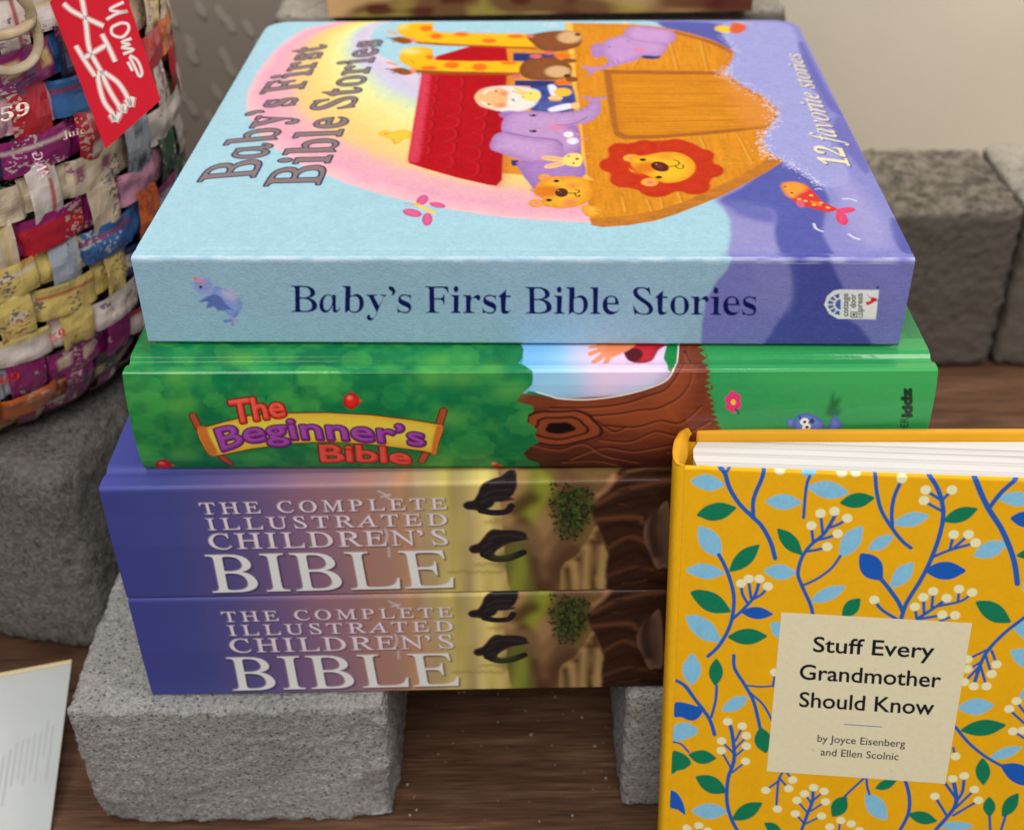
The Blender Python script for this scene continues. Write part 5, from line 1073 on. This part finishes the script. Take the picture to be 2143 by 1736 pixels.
# head cap: the turned-in cloth at the top of the spine
V = []; F = []; n = 16
for k in range(n + 1):
    s_ = SW * k / n; x, y = spine_xy(np.array(s_)); x = float(x); y = float(y); m_ = math.sin(math.pi * k / n)
    cxm, cym = .0085, (tl + tbk) * .5
    for a_, dz in ((0, .0006), (.10, .0013), (.24, .0010), (.40, -.0036)):
        V.append((x + (cxm - x) * a_ * m_, y + (cym - y) * a_ * m_, hgt + .2 * y + dz * (.4 + .6 * m_) + .0002 * math.sin(k * 2.3)))
for k in range(n):
    for j in range(3): F.append((k * 4 + j, k * 4 + j + 1, (k + 1) * 4 + j + 1, (k + 1) * 4 + j))
link('head_cap', np_mesh('head_cap', V, F, smooth_=True), M_YELLOW, YB)
# title label
corn = ymap([(752, 68), (1846, 130), (1703, 1050), (668, 977)], 'H')
o_, ux, vx = corn[0], corn[1] - corn[0], corn[3] - corn[0]; LW, LH = np.hypot(*ux), np.hypot(*vx); ux /= LW; vx /= LH
lab = Canvas(LW, LH, .00013, (208, 200, 170), None, .74)
def lmap(p, crop):
    q = ymap(p, crop) - o_; Mx = np.array([ux, vx]).T
    return (np.linalg.inv(Mx) @ q.T).T
lab.mp = lmap
for t_, b, t in (("Stuff Every", [(935, 293), (1622, 332)], [(940, 208), (1632, 246)]), ("Grandmother", [(857, 450), (1662, 498)], [(862, 366), (1670, 413)]), ("Should Know", [(855, 607), (1622, 655)], [(860, 524), (1630, 571)])):
    lab.text(t_, 'sans', b, t, (22, 26, 32), 'H', grow=.13, feather=.08)
for t_, b, t in (("by Joyce Eisenberg", [(958, 808), (1460, 840)], [(961, 768), (1464, 800)]), ("and Ellen Scolnic", [(977, 886), (1422, 914)], [(980, 846), (1426, 874)])):
    lab.text(t_, 'sans', b, t, (30, 36, 46), 'H', grow=.03, feather=.08)
lab.line([(1113, 709), (1328, 724)], .32, (44, 92, 170), 'H')
for c in ((918, 185), (930, 855), (938, 858), (780, 360), (1382, 977), (1290, 395), (1040, 560)): lab.dots([c], .25, (168, 158, 128), 'H', alpha=.7)
lab.a *= (1 + .05 * (vnoise(lab.h, lab.w, 9, 81) - .5))[..., None]
def ylab(X, Z):
    P = o_[None, None] + X[..., None] * ux + Z[..., None] * vx
    return np.stack([P[..., 0], np.full(X.shape, -.00012), hgt - P[..., 1]], -1)
sheet('title_label', lab, ylab, M_YEL_PRINT, fc)

# ================================================================== woven basket of folded wrappers
BC = np.array([-.152, .167]); ZB = .1145
def brad(z):
    return np.interp(z, [0, .006, .014, .03, .055, .09, .14, .2, .24], [.080, .089, .098, .109, .117, .122, .126, .127, .126])
RED, WHT, CRM, YLW, MAG, PNK, NVY, BLU, ORG, GRN, BLK, LGR = (150, 24, 36), (184, 174, 168), (178, 162, 138), (180, 160, 92), (112, 22, 82), (180, 126, 146), (30, 34, 64), (44, 86, 134), (172, 88, 36), (44, 76, 56), (24, 20, 22), (138, 146, 156)
samples = [(30, 40, WHT), (10, 20, YLW), (60, 55, ORG), (20, 90, CRM), (80, 60, WHT), (90, 120, NVY), (50, 175, MAG), (80, 160, CRM), (40, 210, RED), (70, 205, RED), (20, 225, RED), (110, 200, BLU), (125, 230, LGR), (85, 260, WHT), (60, 290, MAG), (75, 330, MAG), (20, 350, PNK), (5, 330, PNK), (10, 280, PNK), (150, 270, RED), (120, 300, WHT), (165, 320, RED), (110, 345, CRM), (60, 400, WHT), (20, 420, CRM), (215, 330, CRM), (250, 300, ORG), (300, 280, LGR), (320, 310, MAG), (335, 250, WHT), (175, 370, LGR), (190, 400, BLU), (240, 380, LGR), (300, 350, PNK), (320, 340, GRN), (200, 440, CRM), (150, 460, WHT), (110, 480, MAG), (60, 500, WHT), (20, 540, CRM), (240, 470, LGR), (280, 450, BLK), (330, 420, GRN), (310, 500, NVY), (200, 500, BLU), (220, 540, YLW), (120, 590, YLW), (90, 610, YLW), (50, 620, YLW), (150, 560, LGR), (20, 600, YLW), (190, 600, NVY), (210, 620, ORG), (240, 600, ORG), (180, 650, WHT), (145, 680, YLW), (100, 680, RED), (60, 720, WHT), (20, 730, WHT), (220, 680, WHT), (260, 690, MAG), (200, 720, NVY), (130, 750, MAG), (180, 760, MAG), (90, 790, MAG), (60, 830, ORG), (30, 860, MAG), (10, 890, YLW), (230, 740, BLK), (340, 120, RED), (330, 60, ORG), (310, 30, CRM), (340, 180, WHT), (340, 400, LGR), (270, 630, WHT), (20, 480, YLW), (5, 640, YLW)]
SP = np.array([(a, b) for a, b, _ in samples], float)
def wcol(P):
    q = topix(P)
    d = np.hypot(*(SP - q).T); k = int(np.argmin(d))
    return samples[k][2] if d[k] < 90 else random.choice([WHT, CRM, YLW, MAG, RED, NVY, LGR, PNK, WHT])
V = []; F = []; C = []
rr = random.Random(4)
ROW, NC = .0175, 31
def addpatch(t0, t1, z0, z1, lift, col, vert, tilt, stripe):
    nu, nv = 15, 11; b = len(V); c2 = lin(col if rr.random() < .93 else rr.choice([MAG, NVY, RED, BLU, ORG])) / .60
    alt = lin(rr.choice([WHT, RED, MAG, NVY, YLW, CRM])) / .62
    ph = rr.uniform(0, 6); fold = rr.uniform(.0004, .0012)
    for j in range(nv):
        for i in range(nu):
            a, c = i / (nu - 1), j / (nv - 1)
            th = t0 + (t1 - t0) * a; z = z0 + (z1 - z0) * c + tilt * (a - .5)
            along, across = (c, a) if vert else (a, c)
            over = math.sin(math.pi * along) ** .45
            rd = brad(z) + lift * over - .0004 + .0003 * math.sin(math.pi * across) ** .5 + fold * .5 * math.sin(across * 7 + ph + along * 3) + .0009 * mnoise.noise(Vector((th * 22, z * 170, ph))) + .0002 * abs(mnoise.noise(Vector((th * 90, z * 700, ph))))
            V.append((BC[0] + rd * math.cos(th), BC[1] + rd * math.sin(th), ZB + max(z, .0005)))
            k = 0.
            if stripe == 1 and .62 < across < .72: k = .8
            if stripe == 2 and across > .7: k = .9
            if stripe == 3: k = .8 if (math.sin(along * 14 + ph) > .3 and .3 < across < .75) else 0
            C.append(np.clip(c2 * (1 - k) + alt * k, 0, .85) * rr.uniform(.93, 1.05))
    for j in range(nv - 1):
        for i in range(nu - 1): F.append((b + j * nu + i, b + j * nu + i + 1, b + (j + 1) * nu + i + 1, b + (j + 1) * nu + i))
dth = 2 * math.pi / NC
for j in range(15):
    z0 = j * ROW * .95
    for i in range(NC):
        th = i * dth + (.0 if j % 2 else 0); ctr = th + dth / 2
        zc_ = z0 + ROW / 2; rc = brad(zc_); Pm = (BC[0] + rc * math.cos(ctr), BC[1] + rc * math.sin(ctr), ZB + zc_)
        col = wcol(Pm); st = rr.choice([0, 0, 0, 1, 2, 3])
        if (i + j) % 2:
            addpatch(th - dth * .12, th + dth * 1.12, z0 + rr.uniform(.0006, .002), z0 + ROW - rr.uniform(.0004, .002), rr.uniform(.0026, .0040), col, False, rr.uniform(-.003, .003), st)
            addpatch(th + dth * 1.05, th + dth * 1.95, z0 + .0012, z0 + ROW - .0010, .0006, col, False, 0, 0)
        else:
            wv = rr.uniform(.22, .36); c_ = .5 + rr.uniform(-.08, .08)
            addpatch(th + dth * (c_ - wv), th + dth * (c_ + wv), z0 - ROW * .35, z0 + ROW * 1.35, rr.uniform(.003, .0042), col, True, rr.uniform(-.002, .002), st)
# inner liner closes the gaps between strips
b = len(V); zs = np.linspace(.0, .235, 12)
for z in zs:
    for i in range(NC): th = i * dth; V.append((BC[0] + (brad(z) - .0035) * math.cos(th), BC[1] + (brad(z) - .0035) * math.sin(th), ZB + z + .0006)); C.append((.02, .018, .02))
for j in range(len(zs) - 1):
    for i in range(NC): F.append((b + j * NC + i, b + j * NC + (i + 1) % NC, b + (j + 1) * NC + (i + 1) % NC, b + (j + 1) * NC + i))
basket = thing('woven_basket', 'round basket woven from folded colourful wrapper strips on the left concrete block', 'basket', Matrix.Translation((BC[0], BC[1], ZB)))
V = np.array(V) - np.array([BC[0], BC[1], ZB])
def wrapper_mat():
    m = mat('folded_wrapper_plastic', attr=True, rough=.3, bump=.15, bscale=75, bdist=.001, coat=.7, crough=.1, spec=.3); nt = m.node_tree; N = nt.nodes; L = nt.links; b = N['Principled BSDF']
    at = N['Attribute'] if 'Attribute' in N else [q for q in N if q.type == 'ATTRIBUTE'][0]; tc = [q for q in N if q.type == 'TEX_COORD'][0]
    mp = N.new('ShaderNodeMapping'); mp.inputs['Scale'].default_value = (420, 420, 760); mp.inputs['Rotation'].default_value = (.3, .2, .5); L.new(tc.outputs['Object'], mp.inputs[0])
    n = N.new('ShaderNodeTexNoise'); n.inputs['Scale'].default_value = 1; n.inputs['Detail'].default_value = 1; L.new(mp.outputs[0], n.inputs['Vector'])
    g = N.new('ShaderNodeTexNoise'); g.inputs['Scale'].default_value = 62; g.inputs['Detail'].default_value = 1; L.new(tc.outputs['Object'], g.inputs['Vector'])
    a = N.new('ShaderNodeMath'); a.operation = 'GREATER_THAN'; a.inputs[1].default_value = .56; L.new(n.outputs[0], a.inputs[0])
    c = N.new('ShaderNodeMath'); c.operation = 'GREATER_THAN'; c.inputs[1].default_value = .55; L.new(g.outputs[0], c.inputs[0])
    x = N.new('ShaderNodeMath'); x.operation = 'MULTIPLY'; L.new(a.outputs[0], x.inputs[0]); L.new(c.outputs[0], x.inputs[1])
    y = N.new('ShaderNodeMath'); y.operation = 'MULTIPLY'; y.inputs[1].default_value = .75; L.new(x.outputs[0], y.inputs[0])
    gc = N.new('ShaderNodeValToRGB'); gc.color_ramp.interpolation = 'CONSTANT'; e = gc.color_ramp.elements
    e[0].position = 0; e[0].color = (.42, .03, .05, 1); e[1].position = .42; e[1].color = (.05, .06, .16, 1)
    for p_, c_ in ((.5, (.62, .58, .5, 1)), (.58, (.30, .02, .18, 1))): q = e.new(p_); q.color = c_
    n5 = N.new('ShaderNodeTexNoise'); n5.inputs['Scale'].default_value = 24; L.new(tc.outputs['Object'], n5.inputs['Vector']); L.new(n5.outputs[0], gc.inputs[0])
    mx = N.new('ShaderNodeMix'); mx.data_type = 'RGBA'; L.new(y.outputs[0], mx.inputs[0]); L.new(at.outputs['Color'], mx.inputs[6]); L.new(gc.outputs[0], mx.inputs[7]); L.new(mx.outputs[2], b.inputs['Base Color'])
    return m
body = link('basket_body', np_mesh('basket_body', V, F, np.array(C), smooth_=False), wrapper_mat(), basket)
# bits of printing on the wrapper strips
def surf(px, py, lift=.0042):
    d = rays([(px, py)])[0]; lo_, hi_ = .2, .9
    for t in np.linspace(.3, .9, 1200):
        P = CAMP + d * t
        z = P[2] - ZB
        if math.hypot(P[0] - BC[0], P[1] - BC[1]) < brad(z) + lift: return P
    return P
def strip_print(txt, quad, col, font, grow=0, name='strip_lettering'):
    Vg, Eg = glyphs(txt, font); cu = bpy.data.curves.new('tmp', 'FONT'); cu.body = fontmap(txt, font); cu.resolution_u = 2
    ob = bpy.data.objects.new('tmp', cu); COL.objects.link(ob); bpy.context.view_layer.update()
    me = bpy.data.meshes.new_from_object(ob.evaluated_get(bpy.context.evaluated_depsgraph_get())); bpy.data.objects.remove(ob)
    co = np.array([v.co[:2] for v in me.vertices]); x0, x1 = co[:, 0].min(), co[:, 0].max(); cap = co[:, 1].max()
    q = np.array(quad, float)
    for v in me.vertices:
        a, c = (v.co.x - x0) / (x1 - x0), v.co.y / cap
        p = (q[0] * (1 - a) + q[1] * a) * (1 - c) + (q[3] * (1 - a) + q[2] * a) * c
        P = surf(p[0], p[1], .0046); v.co = Vector(P) - Vector((BC[0], BC[1], ZB))
    me.materials.clear(); me.name = name
    link(name, me, mat('strip_ink', tuple(lin(col) / .62), .4), basket)
strip_print('59', [(2, 256), (62, 238), (60, 212), (0, 226)], (232, 216, 206), 'bold')
strip_print('ANG', [(84, 378), (66, 322), (88, 318), (104, 366)], (226, 190, 214), 'sans')
strip_print('juicy', [(132, 290), (192, 276), (190, 262), (130, 276)], (222, 200, 196), 'bold')
strip_print('%9', [(106, 722), (136, 704), (134, 684), (102, 700)], (196, 40, 36), 'bold')
strip_print('09', [(0, 806), (42, 792), (40, 776), (0, 788)], (196, 40, 36), 'bold')
strip_print('80-GR', [(44, 552), (80, 538), (80, 530), (44, 544)], (196, 60, 46), 'sans')
# looped handle strip on the basket front
def tube_band(path, w_, m, name, parent, off):
    V = []; F = []; P = [np.array(p) for p in path]; n = len(P)
    for k in range(n):
        t = P[min(k + 1, n - 1)] - P[max(k - 1, 0)]; t /= np.linalg.norm(t); s = np.cross(t, -FW); s /= np.linalg.norm(s); nn = np.cross(s, t)
        for a in range(8):
            an = a * math.pi / 4; V.append(P[k] + s * w_ * math.cos(an) + nn * w_ * .45 * math.sin(an) - np.array(off))
    for k in range(n - 1):
        for a in range(8): F.append((k * 8 + a, k * 8 + (a + 1) % 8, (k + 1) * 8 + (a + 1) % 8, (k + 1) * 8 + a))
    return link(name, np_mesh(name, V, F, smooth_=True), m, parent)
hp = smooth(np.array([(-20, 78), (20, 72), (52, 58), (66, 40), (60, 15), (40, -10)], float), False, 6)
tube_band([surf(x, y, .009) for x, y in hp], .0021, mat('tan_folded_strip', (.42, .31, .19), .4, var=.15), 'handle_strip', basket, (BC[0], BC[1], ZB))
hp = smooth(np.array([(-10, 146), (25, 148), (62, 132), (80, 100), (76, 60), (60, 30)], float), False, 6)
tube_band([surf(x, y, .009) for x, y in hp], .0020, mat('cream_folded_strip', (.46, .37, .25), .4, var=.15), 'handle_strip', basket, (BC[0], BC[1], ZB))

# ================================================================== red tag hung on the basket
def tagpt(x, y): 
    n_ = np.array([-.25, 1, -.35]); n_ /= np.linalg.norm(n_)
    return onplane([(x, y)], 'D', (-.03, .092, FLOOR + .03), n_)[0], n_
tg = [tagpt(*p)[0] for p in ((52, -130), (214, -165), (336, 210), (221, 312))]; tn = tagpt(0, 0)[1]
bm = bmesh.new(); a = [bm.verts.new(p) for p in tg]; b = [bm.verts.new(p + tn * .0006) for p in tg]
bm.faces.new(a[::-1]); bm.faces.new(b)
for i in range(4): bm.faces.new((a[i], a[(i + 1) % 4], b[(i + 1) % 4], b[i]))
tago = from_bm('hang_tag', bm, mat('red_card', (.62, .012, .03), .6, var=.04, spec=.1)); tag(tago, 'red card tag with white hand-drawn lettering and arrows hung on the basket', 'tag')
def zt(p): return (p[0] * .5185 / 1.0, p[1] * .5185 / 1.0)
M_CHALK = mat('white_paint_pen', (.86, .76, .72), .6); M_CHALK2 = mat('pink_soft_ink', (.75, .22, .24), .6)
def stroke(pts, wd, m, lift, name='pen_stroke'):
    q = smooth(np.array(pts, float), False, 5) if len(pts) > 2 else np.array(pts, float)
    P = [tagpt(x * .5185 / 1.9122, y * .5185 / 1.9122)[0] - tn * lift for x, y in q]
    V = []; F = []; n = len(P)
    for k in range(n):
        t = P[min(k + 1, n - 1)] - P[max(k - 1, 0)]; t /= np.linalg.norm(t) + 1e-9; s = np.cross(t, tn)
        V += [P[k] + s * wd / 2, P[k] - s * wd / 2]
    b = len(SV); SV.extend(V)
    for k in range(n - 1): SF.append((b + 2 * k, b + 2 * k + 1, b + 2 * k + 3, b + 2 * k + 2))
for wd, m, lift, nm in ((.0024, M_CHALK2, .0001, 'lettering_halo'), (.0013, M_CHALK, .0002, 'lettering')):
    SV = []; SF = []
    k = wd
    for pts in ([(490, 30), (560, 90), (680, 150), (800, 205)], [(620, -60), (645, 60), (665, 200), (690, 380), (760, 520), (800, 580)], [(585, 355), (660, 480), (735, 590)], [(650, 450), (820, 350)], [(785, 265), (840, 370), (890, 480)],
                [(770, 550), (760, 620), (800, 780), (870, 880), (885, 930)], [(780, 550), (820, 650), (880, 760), (940, 850)], [(800, 560), (900, 630), (960, 710), (1005, 800)]): stroke(pts, k, m, lift)
    for pts in ([(852, 884), (888, 940)], [(925, 872), (888, 940)], [(868, 880), (886, 930)], [(918, 822), (950, 872)], [(968, 806), (950, 872)], [(935, 812), (948, 860)], [(972, 766), (1012, 826)], [(1022, 748), (1012, 826)], [(992, 760), (1008, 812)]): stroke(pts, k * 1.25, m, lift + .00005)
    for pts in ([(955, 20), (880, 55), (850, 80), (925, 95), (985, 90), (900, 110), (820, 155)], [(935, 180), (985, 190), (990, 240), (940, 290), (870, 270), (865, 215), (935, 180)], [(1015, 300), (940, 330), (1000, 345), (940, 370), (1030, 385), (950, 420)], [(985, 480), (1025, 550)], [(1000, 430), (1060, 470), (1095, 560), (1075, 590), (1040, 520), (1000, 440)]): stroke(pts, k * .62, m, lift)
    link(nm, np_mesh(nm, SV, SF), m, tago)

# ================================================================== white gilt-edged card lying at the lower left
c_tr = np.array([-.0735, .030, FLOOR - .2175]); 
ctr = onplane([(150, 1381)], 'D', (0, 0, .030), (0, 0, 1))[0]; ctl = onplane([(0, 1409)], 'D', (0, 0, .032), (0, 0, 1))[0]; cbr = onplane([(105, 1736)], 'D', (0, 0, .003), (0, 0, 1))[0]
ctl = ctl + (ctl - ctr) * 1.0; dn = (cbr - ctr); cbr = ctr + dn * 1.05; cbl = ctl + dn * 1.05
nrm = np.cross(ctl - ctr, dn); nrm /= np.linalg.norm(nrm); nrm = nrm if nrm[2] > 0 else -nrm
bm = bmesh.new(); q = [ctr, ctl, cbl, cbr]
a = [bm.verts.new(p) for p in q]; b = [bm.verts.new(p - nrm * .0028) for p in q]
bm.faces.new(a); bm.faces.new(b[::-1])
for i in range(4): bm.faces.new((a[i], b[i], b[(i + 1) % 4], a[(i + 1) % 4]))
card = thing('white_card', 'pale grey-white card with a gilt upper edge beside the front concrete block', 'card', Matrix.Translation(Vector(cbr)))
o = from_bm('card_sheet', bm, mat('pale_coated_card', (.42, .45, .45), .35, var=.05, vscale=30, coat=.2), card); o.data.transform(Matrix.Translation(-Vector(cbr)))
# gilt strip on the upper edge and faint show-through
ud = (ctl - ctr); ul = np.linalg.norm(ud); ud /= ul; vd = dn / np.linalg.norm(dn)
def cardquad(u0, u1, v0, v1, lift):
    return [ctr + ud * a_ + vd * b_ + nrm * lift for a_, b_ in ((u0, v0), (u1, v0), (u1, v1), (u0, v1))]
bm = bmesh.new(); bm.faces.new([bm.verts.new(p - cbr) for p in cardquad(0, ul, -.0004, .0016, .0003)]); 
ex = bmesh.ops.extrude_face_region(bm, geom=bm.faces[:]); bmesh.ops.translate(bm, verts=[g for g in ex['geom'] if isinstance(g, bmesh.types.BMVert)], vec=Vector(-nrm * .003))
from_bm('gilt_edge', bm, mat('gilt', (.62, .50, .28), .35), card)
bm = bmesh.new(); rr = random.Random(2)
for k in range(9):
    u0 = .004 + k * .0024; v0 = .028 + rr.uniform(-.003, .002) + k * .0012
    bm.faces.new([bm.verts.new(p - cbr) for p in cardquad(u0, u0 + .0011, v0, v0 + .022 + rr.uniform(-.006, .003), .00012)])
from_bm('faint_print', bm, mat('faint_grey_ink', (.385, .412, .412), .4), card)
